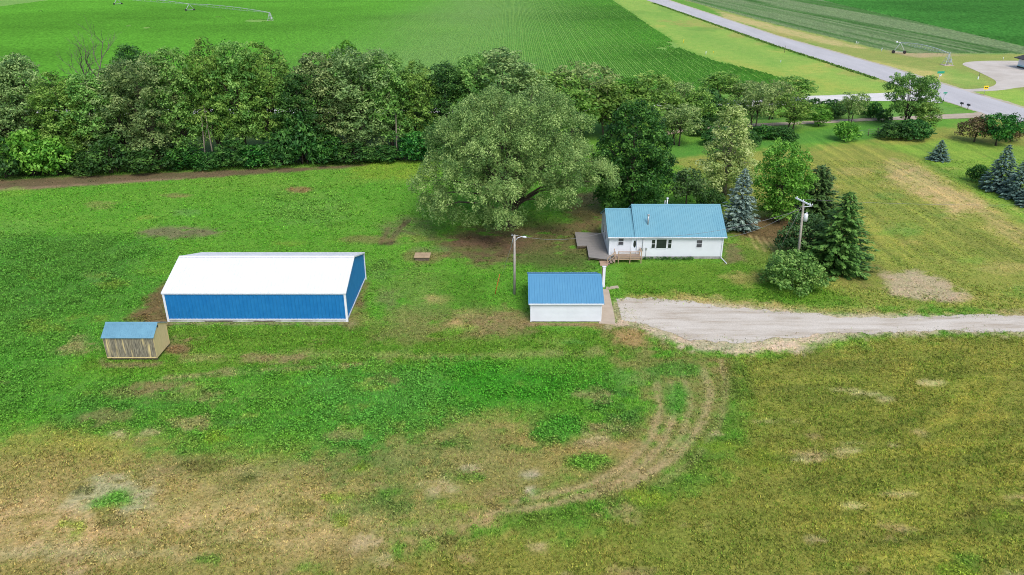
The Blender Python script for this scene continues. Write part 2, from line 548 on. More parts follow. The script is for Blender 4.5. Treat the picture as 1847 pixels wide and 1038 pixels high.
# mown strip south of the barn
area([(300, 590), (640, 585), (940, 585), (1130, 605), (1150, 640), (900, 652), (600, 668), (330, 682), (120, 672), (150, 645), (300, 640)], (98, 134, 44), 1.5, 0.9, 0.15, 0.9)
area([(330, 640), (560, 632), (820, 640), (1080, 625), (1100, 640), (820, 652), (560, 645), (330, 655)], (152, 150, 94), 0.8, 0.6, 0.5, 0.6)
line([(300, 682), (560, 664), (700, 657)], 0.5, (160, 146, 104), 0.4, 0.7, 0.3)
area([(700, 560), (860, 545), (950, 575), (960, 605), (820, 615), (680, 612)], (128, 124, 76), 2, 0.75, 0.5, 0.6)
area(ell(905, 578, 70, 22), (140, 124, 86), 2, 0.75, 0.4, 0.4)
area(ell(740, 520, 60, 40), (112, 138, 66), 3, 0.6, 0.4)
area(ell(790, 540, 22, 8), (168, 152, 100), 0.8, 0.8, 0.4, 0.3)
area(ell(838, 563, 20, 6), (168, 152, 100), 0.8, 0.7, 0.4, 0.3)
area(ell(825, 585, 14, 6), (170, 150, 100), 0.8, 0.8, 0.3, 0.3)
area(ell(700, 540, 20, 18), (118, 128, 80), 1, 0.6, 0.4)
area([(800, 495), (890, 500), (880, 560), (800, 560)], (84, 126, 40), 2, 0.7, 0.2)
# lush weeds
area([(-200, 425), (100, 420), (230, 425), (300, 445), (290, 490), (320, 520), (270, 560), (190, 600), (130, 650), (60, 740), (-200, 820)], (92, 146, 54), 2.5, 0.9, 0.1, 1, 0.5)
area([(-200, 440), (60, 432), (180, 428), (255, 448), (240, 490), (190, 525), (110, 560), (40, 585), (-200, 600)], (90, 142, 56), 2, 0.8, 0.4, 1, 1.0)
area([(-200, 395), (100, 398), (60, 428), (-200, 432)], (110, 152, 66), 2, 0.4, 0.3)
area([(40, 690), (300, 692), (500, 672), (820, 655), (1000, 656), (1068, 690), (1050, 722), (950, 742), (840, 745), (790, 772), (650, 802), (480, 806), (360, 792), (140, 766)], (92, 148, 52), 2.0, 0.9, 0.32, 1, 0.6, 1.8)
area([(560, 680), (800, 672), (830, 740), (640, 790), (520, 770)], (92, 154, 64), 2.5, 0.7, 0.45, 1, 0.9, 1.6)
area([(815, 660), (900, 654), (1010, 668), (1066, 698), (980, 728), (900, 736), (830, 722)], (72, 146, 40), 2.0, 0.8, 0.3, 1, 0.6, 1.5)
area(ell(200, 740, 140, 22), (88, 140, 58), 2, 0.6, 0.4, None, 0.4)
area(ell(300, 710, 110, 8), (136, 126, 84), 1, 0.6, 0.6, 0.4)
area(ell(1006, 776, 50, 26), (76, 148, 48), 1.0, 0.9, 0.3, 1, 0.8, 1.4)
area(ell(1118, 745, 42, 44), (78, 130, 52), 1.0, 0.9, 0.55, 1, 0.7)
area(ell(1062, 836, 48, 15), (98, 154, 52), 0.7, 0.9, 0.4, 1, 0.8)
area(ell(820, 800, 36, 10), (76, 128, 48), 0.8, 0.8, 0.5, 1, 0.7)
area(ell(205, 893, 75, 30), (168, 162, 126), 1.0, 0.85, 0.6, 0.25, 0, 1.4)
area([(168, 905), (200, 888), (255, 884), (262, 898), (215, 912), (175, 916)], (98, 156, 54), 0.6, 0.9, 0.3, 1, 0.3)
area(ell(540, 372, 95, 34), (108, 156, 62), 2.5, 0.7, 0.4, 1, 0.5, 1.6)
area(ell(560, 385, 70, 20), (112, 158, 66), 1.5, 0.6, 0.5, 1, 0.8, 1.6)
area(ell(690, 490, 22, 22), (108, 152, 74), 1.0, 0.6, 0.3, 1, 0.9)
area([(300, 300), (800, 292), (780, 330), (300, 345)], (110, 152, 56), 2, 0.5, 0.3)
area([(640, 292), (800, 290), (790, 325), (640, 322)], (126, 150, 50), 2, 0.7, 0.2)
area(ell(330, 419, 80, 10), (118, 108, 84), 1.2, 0.85, 0.35, 0.25, 0.05)
area(ell(540, 343, 22, 5), (146, 122, 84), 0.6, 0.9, 0.2, 0.2)
area(ell(320, 353, 24, 4), (140, 124, 84), 0.6, 0.6, 0.4, 0.4)
# soil along the treeline and below the trees
area([(-200, 338), (0, 326), (200, 315), (420, 306), (580, 300), (660, 297), (610, 304), (420, 318), (220, 331), (60, 342), (-200, 356)], (104, 88, 68), 0.9, 0.95, 0.12, 0.1, 0)
line([(-100, 345), (60, 339), (200, 330), (330, 322)], 0.7, (160, 136, 112), 0.6, 0.5, 0.4, 0.05)
area([(-200, 250), (800, 240), (790, 290), (560, 296), (300, 308), (0, 322), (-200, 336)], (62, 84, 40), 1.5, 0.9, 0.2, 0.6, 0.4)
area([(780, 430), (850, 405), (930, 398), (1060, 398), (1095, 390), (1100, 470), (1010, 482), (900, 478), (800, 460)], (106, 90, 66), 2.5, 0.85, 0.45, 0.3)
area(ell(885, 445, 75, 22), (104, 84, 66), 2, 0.8, 0.3, 0.15)
area([(1010, 350), (1090, 345), (1090, 400), (1030, 410)], (122, 104, 72), 1.5, 0.8, 0.4, 0.3)
area(ell(930, 395, 90, 16), (94, 134, 46), 2, 0.6, 0.3)
area(ell(1000, 470, 80, 20), (78, 106, 44), 2, 0.6, 0.3)
line([(700, 412), (688, 440)], 0.5, (92, 74, 56), 0.25, 0.9, 0.25, 0.05)
line([(735, 398), (715, 420), (703, 440)], 0.6, (84, 66, 52), 0.25, 0.95, 0.2, 0.05)
line([(712, 412), (740, 420), (752, 424)], 0.45, (96, 78, 58), 0.25, 0.8, 0.4, 0.1)
area(ell(735, 415, 60, 26), (112, 118, 74), 1.5, 0.6, 0.5, 0.5)
area(ell(660, 432, 50, 8), (124, 112, 74), 0.8, 0.6, 0.5, 0.4)
area(ell(765, 462, 40, 16), (126, 110, 76), 1.2, 0.7, 0.4, 0.3)
area([(1310, 395), (1480, 380), (1520, 470), (1450, 478), (1410, 450), (1340, 432), (1315, 430)], (102, 82, 58), 1.5, 0.9, 0.2, 0.2)
area([(1320, 430), (1440, 440), (1460, 490), (1380, 500), (1330, 470)], (112, 130, 58), 1.5, 0.6, 0.3)
for k in range(6):
    line([(1352 + 12 * k, 424 + 2 * k), (1366 + 15 * k, 450 + 3 * k)], 0.18, (182, 168, 112), 0.2, 0.65, 0.2)
area([(1310, 440), (1330, 440), (1340, 470), (1305, 478)], (128, 108, 84), 0.6, 0.7, 0.3, 0.4)
area(ell(1350, 502, 34, 12), (150, 138, 80), 1, 0.7, 0.4, 0.6)
area([(1470, 480), (1580, 478), (1620, 500), (1560, 520), (1480, 500)], (122, 116, 66), 1.5, 0.65, 0.3, 0.5)
area([(1590, 494), (1640, 488), (1690, 500), (1735, 522), (1755, 536), (1720, 545), (1640, 541), (1600, 528)], (178, 160, 132), 0.9, 0.9, 0.35, 0.2)
# barn and shed surrounds
area([(225, 575), (262, 548), (302, 505), (310, 540), (308, 585), (285, 600)], (124, 98, 70), 0.8, 0.9, 0.25, 0.2)
area([(655, 505), (668, 510), (650, 560), (632, 592), (622, 588)], (116, 96, 70), 0.6, 0.85, 0.25, 0.2)
line([(305, 584), (640, 584)], 0.35, (134, 128, 96), 0.3, 0.8, 0.4, 0.3)
area(ell(322, 630, 26, 10), (134, 108, 80), 0.7, 0.85, 0.3, 0.2)
area([(175, 640), (190, 655), (300, 652), (280, 664), (190, 664)], (138, 124, 90), 0.5, 0.8, 0.4, 0.3)
area(ell(143, 615, 14, 10), (168, 152, 112), 0.6, 0.7, 0.5, 0.3)
area(ell(100, 635, 12, 8), (160, 146, 108), 0.6, 0.7, 0.5, 0.3)
line([(955, 585), (1090, 586)], 0.4, (140, 118, 90), 0.3, 0.9, 0.2, 0.1)
# ground round the turning loop
_ruts = [[(1300, 650), (1312, 700), (1300, 765), (1255, 830), (1190, 875)], [(1232, 676), (1246, 730), (1228, 790), (1185, 845), (1120, 884), (1010, 908), (880, 926)]]
area([(1090, 585), (1150, 585), (1210, 625), (1260, 640), (1330, 640), (1340, 700), (1320, 750), (1290, 800), (1210, 860),  (1080, 905), (880, 930), (740, 975), (600, 1010), (600, 988), (760, 935), (900, 895), (1050, 872), (1140, 820), (1180, 760), (1160, 680), (1100, 620)], (134, 124, 76), 1.6, 0.75, 0.45, 0.5, 0.06, 1.4)
line([(1185, 690), (1192, 740), (1175, 790), (1130, 840), (1060, 876), (930, 905)], 0.34, (164, 148, 106), 0.28, 0.75, 0.25, 0.12)
line([(1212, 690), (1216, 745), (1196, 800), (1150, 850), (1080, 888), (950, 920)], 0.34, (164, 148, 106), 0.28, 0.75, 0.25, 0.12)
line([(1268, 668), (1282, 710), (1268, 760), (1225, 820), (1160, 862)], 0.4, (164, 148, 106), 0.3, 0.75, 0.25, 0.12)
for L_ in _ruts: line(L_, .3, (164, 148, 106), .28, .68, .3, .15)
area(ell(1220, 720, 24, 30), (84, 148, 52), 0.8, 0.85, 0.25, 1, 0.3)
area(ell(1225, 668, 40, 14), (92, 142, 56), 0.8, 0.8, 0.35, 1, 0.3)
line([(1335, 640), (1332, 700), (1322, 760), (1280, 815), (1230, 862), (1170, 900), (1060, 922), (940, 945)], 1.1, (96, 128, 46), 1.0, 0.7, 0.5, 1, 0.4, 0.8)
area(ell(1140, 610, 30, 18), (156, 134, 88), 0.8, 0.8, 0.3, 0.3)
area(ell(1100, 770, 30, 10), (156, 134, 100), 0.8, 0.7, 0.4, 0.2)
area(ell(1070, 800, 40, 10), (152, 136, 100), 0.8, 0.6, 0.5, 0.3)
area(ell(955, 886, 8, 5), (200, 184, 158), 0.3, 0.9, 0.1, 0)
area(ell(960, 855, 16, 6), (178, 170, 150), 0.4, 0.7, 0.5, 0.2)
area(ell(850, 845, 20, 6), (172, 162, 132), 0.5, 0.7, 0.5, 0.2)
# gravel spill and dry edges of the drive
area([(1105, 545), (1140, 538), (1240, 538), (1500, 562), (1900, 568), (1900, 602), (1560, 606), (1420, 632), (1320, 640), (1230, 626), (1180, 604), (1150, 590), (1110, 585)], (186, 172, 146), 1.0, 0.9, 0.22, 0.2, 0, 1.6)
area([(1100, 545), (1170, 552), (1150, 575), (1105, 575)], (138, 140, 96), 0.6, 0.7, 0.5, 0.6)
area([(1130, 528), (1260, 534), (1420, 548), (1600, 560), (1847, 562), (1847, 569), (1500, 566), (1250, 545), (1130, 538)], (158, 148, 84), 0.8, 0.7, 0.35, 0.6)
for (u, v, a_, b_) in [(1528, 703, 30, 3), (1560, 710, 26, 2.5), (1470, 815, 40, 3), (1545, 800, 30, 2.5), (1455, 830, 26, 3), (1530, 812, 26, 3), (1610, 804, 10, 4), (1540, 912, 22, 4), (1618, 891, 30, 2.5), (1400, 760, 40, 3), (1680, 690, 24, 5), (1600, 720, 14, 5)]:
    area(ell(u, v, a_, b_), (184, 172, 122), 0.4, 0.75, 0.45, 0.3)
area(ell(1378, 830, 26, 16), (124, 138, 48), 1, 0.7, 0.2, 1)
_pr = random.Random(12)
for k in range(70):                                                   # small worn, mossy and weedy spots over the rough foreground
    u, v = _pr.uniform(-20, 1860), _pr.uniform(770, 1045)
    if 1350 < u and v < 830 and _pr.random() < .5: continue
    a_ = _pr.uniform(10, 42); c_ = _pr.choice([(178, 164, 122), (166, 146, 102), (92, 134, 48), (132, 156, 52), (104, 108, 54), (150, 132, 88)])
    area(ell(u, v, a_, a_ * _pr.uniform(.12, .35)), c_, 0.5, .7, .5, .3 if c_[0] > 140 else 1, .3 if c_[1] > c_[0] else 0, 2.4)
for k in range(46):
    u, v = _pr.uniform(-20, 1200), _pr.uniform(590, 790)
    a_ = _pr.uniform(10, 46); c_ = _pr.choice([(152, 138, 96), (132, 120, 80), (112, 156, 58), (90, 138, 60), (126, 150, 66)])
    area(ell(u, v, a_, a_ * _pr.uniform(.1, .25)), c_, 0.6, .65, .55, .4 if c_[0] > 130 else 1, .5 if c_[1] > 150 else 0, 2.4)
for k in range(40):                                                   # yellowed and greener spots over the lawns
    u, v = _pr.uniform(1150, 1860), _pr.uniform(285, 560)
    a_ = _pr.uniform(14, 50); c_ = _pr.choice([(172, 160, 96), (112, 150, 56), (104, 142, 62), (156, 150, 84)])
    area(ell(u, v, a_, a_ * _pr.uniform(.12, .25)), c_, 0.8, .5, .5, None, None, 1.3)
for k in range(34):
    u, v = _pr.uniform(0, 960), _pr.uniform(330, 600)
    a_ = _pr.uniform(12, 46); c_ = _pr.choice([(140, 132, 82), (122, 164, 60), (112, 150, 80), (92, 134, 44), (132, 150, 62)])
    area(ell(u, v, a_, a_ * _pr.uniform(.12, .28)), c_, 0.8, .5, .5, None, .3 if c_[2] > 75 and c_[1] > 140 else None, 1.3)
# verges beyond the trees
area([(1400, 150), (1412, 142), (1390, 134), (1345, 122), (1300, 112), (1262, 100), (1228, 86), (1212, 72), (1190, 58), (1150, 30), (1105, 0), (1085, -20), (1140, -30), (1400, 90), (1710, 170), (1500, 182), (1380, 190)], (136, 168, 74), 3, 1, 0, 0.3)
area([(1300, 105), (1420, 130), (1560, 160), (1600, 168), (1480, 165), (1350, 135)], (156, 166, 74), 6, 0.6, 0.4)
area([(1150, 5), (1300, 65), (1420, 110), (1400, 120), (1240, 70)], (122, 160, 70), 6, 0.7, 0.3)
area([(1195, -20), (1232, 0), (1320, 24), (1400, 45), (1500, 68), (1580, 88), (1640, 97), (1720, 97), (1847, 98), (2100, 110), (2100, 290), (1860, 225), (1600, 120), (1400, 65)], (140, 152, 78), 2, 1, 0, 0.3)
area([(1300, 22), (1400, 47), (1500, 72), (1560, 88), (1500, 82), (1400, 58), (1300, 32)], (186, 172, 116), 3, 0.8, 0.3)
area([(1430, 82), (1560, 108), (1700, 132), (1770, 148), (1650, 142), (1520, 112)], (186, 176, 106), 4, 0.7, 0.3)
area([(1610, 84), (1700, 90), (1730, 100), (1660, 104), (1610, 96)], (178, 156, 124), 3, 0.8, 0.3)
area([(1700, 118), (1740, 130), (1790, 150), (1740, 158), (1700, 140)], (128, 166, 74), 3, 0.6, 0.2)
area([(1750, 165), (1900, 160), (2000, 260), (1847, 195)], (140, 176, 72), 3, 0.8, 0.2)
for k in range(60):                                                   # mottled rough grass on the road verges
    t = _pr.random(); u = 1140 + 560 * t + _pr.uniform(-60, 60); v = 8 + 150 * t ** 1.1 + _pr.uniform(-4, 24)
    a_ = _pr.uniform(8, 40); c_ = _pr.choice([(116, 158, 66), (166, 170, 82), (128, 160, 72), (104, 146, 60), (158, 150, 84)])
    area(ell(u, v, a_, a_ * _pr.uniform(.1, .25)), c_, 2.0, .55, .45, None, None, 1.5)
LAY_SOFT_FIELDS = [(FIELD, (114, 156, 72)), (FIELD2, (128, 150, 100)), (FIELD3, (76, 140, 56))]


def cover(X, Y, full=True):
    """land cover colour (linear albedo), grass density, weed density at world points"""
    X = np.asarray(X, float); Y = np.asarray(Y, float)
    C = np.empty(X.shape + (3,)); C[:] = lin(*C_LAWN)
    g = np.full(X.shape, 0.9); w = np.full(X.shape, 0.02)
    wx = (fbm(X * 0.22, Y * 0.22, 11) - 0.5) * 2
    wy = (fbm(X * 0.22, Y * 0.22, 12) - 0.5) * 2
    wx2 = (fbm(X * 1.1, Y * 1.1, 13, 3) - 0.5) * 2
    bk = fbm(X * 0.45, Y * 0.45 * 1.5, 14, 5)
    for poly, col in LAY_SOFT_FIELDS:
        m = sstep(-1.5, 1.5, sdist(X, Y, poly) + 2.5 * wx)[..., None]
        C = C * (1 - m) + np.array(lin(*col)) * m
        g = g * (1 - m[..., 0])
    for k, L in enumerate(LAY):
        pts = np.array(L[1]); soft, amt, brk, gg, ww, jag, fs = L[3:10]
        pad = soft + jag * 3 + (L[10] if L[0] == 'l' else 0)
        x0, y0 = pts.min(0) - pad; x1, y1 = pts.max(0) + pad
        idx = np.nonzero((X > x0) & (X < x1) & (Y > y0) & (Y < y1))
        if not len(idx[0]): continue
        xs, ys = X[idx], Y[idx]
        if L[0] == 'p': d = sdist(xs, ys, pts)
        else: d = L[10] - ldist(xs, ys, pts)
        s = min(soft, 3)
        d = d + jag * s * (0.9 * wx[idx] + 0.9 * wx2[idx])
        m = sstep(-soft, soft, d) * amt
        if brk:
            t = bk[idx] if k % 2 else 1 - bk[idx]
            m = m * sstep(0.5 * brk, 0.5 * brk + 0.22, t + 0.12 * wx2[idx])
        C[idx] = C[idx] * (1 - m[:, None]) + np.array(lin(*L[2])) * m[:, None]
        if gg is not None: g[idx] = g[idx] * (1 - m) + gg * m
        if ww is not None: w[idx] = w[idx] * (1 - m) + ww * m
    # general mottling: straw against fresh green
    a = fbm(X * 0.16, Y * 0.2, 21, 5); b = fbm(X * 0.9, Y * 1.1, 22, 4)
    t = sstep(0.42, 0.7, 0.55 * a + 0.45 * b)[..., None] * 0.34
    straw = np.array([1.26, 1.05, 1.2])
    C = C * (1 - t) + C * straw * t
    t = sstep(0.46, 0.70, 1 - (0.5 * a + 0.5 * b))[..., None] * 0.3
    C = C * (1 - t) + C * np.array([0.72, 0.98, 0.75]) * t
    # mown swaths north-south on the east lawn, east-west south of the drive
    e = sstep(36, 52, X) * sstep(94, 99, Y) * sstep(185, 160, Y)
    st = vnoise(X * 1.25 + 0.06 * Y, Y * 0.05, 31) * 0.6 + vnoise(X * 3.1 + 0.15 * Y, Y * 0.12, 32) * 0.4
    C = C * (1 + (e * (st - 0.5) * 0.75)[..., None] * np.array([1.0, 0.8, 0.7]))
    e = sstep(18, 26, X) * sstep(78, 72, Y)
    st = vnoise(X * 0.09, Y * 1.0 - 0.1 * X, 33) * 0.55 + vnoise(X * 0.2 + Y * .1, Y * 2.4 - 0.3 * X, 34) * 0.45
    C = C * (1 + (e * (st - 0.5) * 0.6)[..., None] * np.array([1.0, 0.85, 0.7]))
    rr = np.hypot(X - 20, (Y - 80) * 1.15); th = np.arctan2(Y - 80, X - 20)
    st = vnoise(rr * 1.1, th * 2.2, 35) * .6 + vnoise(rr * 2.7, th * 5, 36) * .4; pt = fbm(X * .07, Y * .09, 37, 3)
    C = C * (1 + (e * ((st - .5) * .55 * sstep(.35, .6, pt) + (pt - .5) * .38))[..., None] * np.array([1.0, .6, .7]))
    if full: C = C * (1 - .3 * np.clip(w, 0, 1) ** .8)[..., None]          # ground colour darker where weeds are dense
    return np.clip(C, 0.004, 0.8), np.clip(g, 0, 1), np.clip(w, 0, 1)


# ------------------------------------------------------------------ ground
def axis(*segs):
    out = []
    for a, b, s in segs: out += list(np.arange(a, b, s))
    return np.array(out + [segs[-1][1]])


gx = axis((-3200, -440, 230), (-440, -130, 5), (-130, -76, 1), (-76, 80, 0.4), (80, 160, 0.8), (160, 440, 5), (440, 3200, 230))
gy = axis((-120, 36, 6), (36, 126, 0.4), (126, 215, 0.8), (215, 350, 2), (350, 640, 4), (640, 4200, 220))
GX, GY = np.meshgrid(gx, gy)
CC, _, _ = cover(GX, GY)
nx, ny = len(gx), len(gy)
GZ = (fbm(GX * 0.25, GY * 0.25, 41, 4) - 0.85) * 0.06
ii = np.arange(nx * ny).reshape(ny, nx)
quads = np.stack([ii[:-1, :-1], ii[:-1, 1:], ii[1:, 1:], ii[1:, :-1]], -1).reshape(-1, 4)
M['ground'] = attr_ground("land_cover")
ground = link("ground", np_mesh("ground", np.stack([GX, GY, GZ], -1).reshape(-1, 3), quads, M['ground'],
                                {"cover": CC.reshape(-1, 3)}, smooth=True))
tag(ground, "grassy farmyard and field ground with worn patches", "ground", kind="structure")


# ------------------------------------------------------------------ roads, drive and pads
def gravel(name, c1, c2, c3, scale=0.5, streak=(1, 1, 1), rough=0.95):
    m, nt, b, L = nodes(name)
    tc = N(nt, "TexCoord")
    mp = N(nt, "Mapping"); mp.inputs["Scale"].default_value = streak; L(tc.outputs["Object"], mp.inputs["Vector"])
    n1 = N(nt, "TexNoise", Scale=scale, Detail=7.0, Roughness=0.65); L(mp.outputs[0], n1.inputs["Vector"])
    n2 = N(nt, "TexNoise", Scale=7.0, Detail=4.0, Roughness=0.7); L(tc.outputs["Object"], n2.inputs["Vector"])
    r = ramp(nt, [(0.3, c1), (0.5, c2), (0.7, c3)]); L(n1.outputs["Fac"], r.inputs[0])
    r2 = ramp(nt, [(0.3, 0.78), (0.7, 1.08)]); L(n2.outputs["Fac"], r2.inputs[0])
    mx, f, A, B, O = mixrgb(nt, 'MULTIPLY', 1.0); L(r.outputs[0], A); L(r2.outputs[0], B)
    L(O, b.inputs["Base Color"]); b.inputs["Roughness"].default_value = rough
    b.inputs["Specular IOR Level"].default_value = 0.2
    bp = N(nt, "Bump"); bp.inputs["Strength"].default_value = 0.4; bp.inputs["Distance"].default_value = 0.03
    L(n2.outputs["Fac"], bp.inputs["Height"]); L(bp.outputs[0], b.inputs["Normal"])
    return m


M['drive'] = gravel("drive_gravel", lin(164, 150, 130), lin(194, 185, 171), lin(208, 201, 189), 0.4, (0.3, 1.7, 1))
M['white_gravel'] = gravel("white_gravel", lin(196, 192, 186), lin(210, 207, 202), lin(220, 218, 214), 0.3, (0.3, 1, 1))
M['lot'] = gravel("lot_gravel", lin(176, 166, 154), lin(190, 182, 170), lin(200, 192, 182), 0.12)
M['asphalt'] = gravel("worn_pale_asphalt", lin(174, 172, 172), lin(182, 180, 180), lin(190, 188, 188), 0.2, (1, 0.15, 1))
M['shoulder'] = gravel("sandy_shoulder", lin(164, 154, 128), lin(178, 170, 146), lin(188, 182, 160), 0.3)
M['lane'] = gravel("dirt_lane", lin(154, 138, 118), lin(176, 162, 142), lin(190, 178, 160), 0.3, (0.4, 1, 1))


def resample(pts, step):
    out = []
    for a, b in zip(pts[:-1], pts[1:]):
        n = max(1, int(math.hypot(b[0] - a[0], b[1] - a[1]) / step))
        for i in range(n):
            t = i / n
            out.append((a[0] + (b[0] - a[0]) * t, a[1] + (b[1] - a[1]) * t))
    return out + [pts[-1]]


def smooth(pts, it=2):
    for _ in range(it):
        q = [pts[0]]
        for a, b in zip(pts[:-1], pts[1:]):
            q += [(a[0] * .75 + b[0] * .25, a[1] * .75 + b[1] * .25), (a[0] * .25 + b[0] * .75, a[1] * .25 + b[1] * .75)]
        pts = q + [pts[-1]]
    return pts


def ribbon(name, m, A, B, z, step=0.5, jag=0.2, label=None, nacross=6):
    """sheet between two edge lines (same direction), with ragged edges"""
    n = max(int(max(sum(math.dist(a, b) for a, b in zip(L[:-1], L[1:])) for L in (A, B)) / step), 4)
    def par(L):
        L = np.array(L); s = np.concatenate([[0], np.cumsum(np.hypot(*np.diff(L, axis=0).T))])
        t = np.linspace(0, s[-1], n)
        return np.stack([np.interp(t, s, L[:, 0]), np.interp(t, s, L[:, 1])], 1)
    A, B = par(A), par(B)
    d = B - A; d /= np.linalg.norm(d, axis=1)[:, None] + 1e-9
    ja = (fbm(A[:, 0] * .9, A[:, 1] * .9, 51, 4) - .5) * 2 * jag + (fbm(A[:, 0] * .2, A[:, 1] * .2, 52, 2) - .5) * 2 * jag
    jb = (fbm(B[:, 0] * .9, B[:, 1] * .9, 53, 4) - .5) * 2 * jag + (fbm(B[:, 0] * .2, B[:, 1] * .2, 54, 2) - .5) * 2 * jag
    A = A + d * ja[:, None]; B = B + d * jb[:, None]
    t = np.linspace(0, 1, nacross)[None, :, None]
    V = A[:, None] * (1 - t) + B[:, None] * t
    crown = (0.25 - (t[..., 0] - .5) ** 2) * 0.1 + np.zeros((n, 1))
    V = np.concatenate([V, (z + crown)[..., None]], -1)
    i = np.arange(n * nacross).reshape(n, nacross)
    q = np.stack([i[:-1, :-1], i[:-1, 1:], i[1:, 1:], i[1:, :-1]], -1).reshape(-1, 4)
    o = link(name, np_mesh(name, V.reshape(-1, 3), q, m, smooth=True))
    return tag(o, label, None, kind="structure")


# paved section road
RA = wp([(1060, -34), (1165, 0), (1400, 82), (1600, 147), (1700, 181), (1847, 229)])
RB = wp([(1098, -36), (1203, 0), (1400, 65), (1600, 121), (1700, 152), (1847, 196)])
RA = RA + [(RA[-1][0] + 12, RA[-1][1] - 120)]; RB = RB + [(RB[-1][0] + 12, RB[-1][1] - 120)]
ribbon("paved_road", M['asphalt'], RA, RB, 0.03, 2.0, 0.15, "pale grey paved county road running diagonally into the distance")
RB2 = [(x + 1.6, y) for x, y in RB]; RA2 = [(x - 0.5, y) for x, y in RA]
ribbon("road_shoulder", M['shoulder'], RA2, RB2, 0.008, 1.0, 0.6, "sandy shoulder strip along the paved road")
# white gravel cross road running west behind the trees
CA = wp([(-1400, 214), (900, 204), (1280, 196), (1450, 189), (1560, 183), (1650, 183), (1700, 187)])
CB = wp([(-1400, 206), (900, 195), (1280, 184), (1450, 174), (1560, 170), (1640, 166), (1665, 160)])
ribbon("gravel_road", M['white_gravel'], CA, CB, 0.055, 1.0, 0.35, "white gravel crossroad behind the roadside trees")
# dirt lane
LA = wp([(1190, 247), (1255, 235), (1330, 230), (1420, 226), (1520, 221), (1640, 216), (1740, 214), (1785, 213)])
LB = wp([(1190, 240), (1255, 230), (1330, 225), (1420, 221), (1520, 216), (1640, 210), (1720, 206), (1770, 203)])
ribbon("dirt_lane", M['lane'], LA, LB, 0.045, 0.7, 0.3, "narrow dirt lane leaving the paved road between the trees")
# gravel lot over the road
lot = smooth(wp([(1688, 158), (1745, 162), (1790, 158), (1800, 148), (1782, 138), (1752, 124), (1730, 115), (1760, 110), (1847, 110), (2050, 112), (2050, 150), (1847, 156), (1805, 164), (1745, 166), (1700, 168)]), 2)
mb = MB(); mb.add([(x, y, 0.016) for x, y in lot], [tuple(range(len(lot)))])
tag(mb.build("gravel_lot", M['lot']), "pale gravel lot across the paved road", None, kind="structure")
# driveway
DA = smooth(wp([(1122, 578), (1165, 583), (1205, 600), (1260, 611), (1330, 615), (1420, 611), (1520, 603), (1640, 599), (1847, 597), (2150, 598)]), 2)
DB = smooth(wp([(1112, 541), (1150, 538), (1210, 541), (1300, 552), (1400, 562), (1480, 569), (1560, 570), (1700, 569), (1847, 569), (2150, 569)]), 2)
ribbon("driveway", M['drive'], DA, DB, 0.006, 0.2, 0.8, "pale crushed gravel driveway leading to the garage", 8)
# concrete apron and short path at the garage
ap = wp([(1080, 584), (1110, 586), (1108, 570), (1098, 524), (1082, 522)])
mb = MB(); mb.prism(ap, 'z', -0.05, 0.075)
tag(mb.build("concrete_apron", M['concrete']), "tan concrete apron beside the garage", None, kind="structure")
pth = wp([(1092, 523), (1117, 520), (1114, 516), (1094, 518)])
mb = MB(); mb.prism(pth, 'z', -0.05, 0.05)
tag(mb.build("stone_path", M['concrete']), "short slab path behind the garage", None, kind="structure")


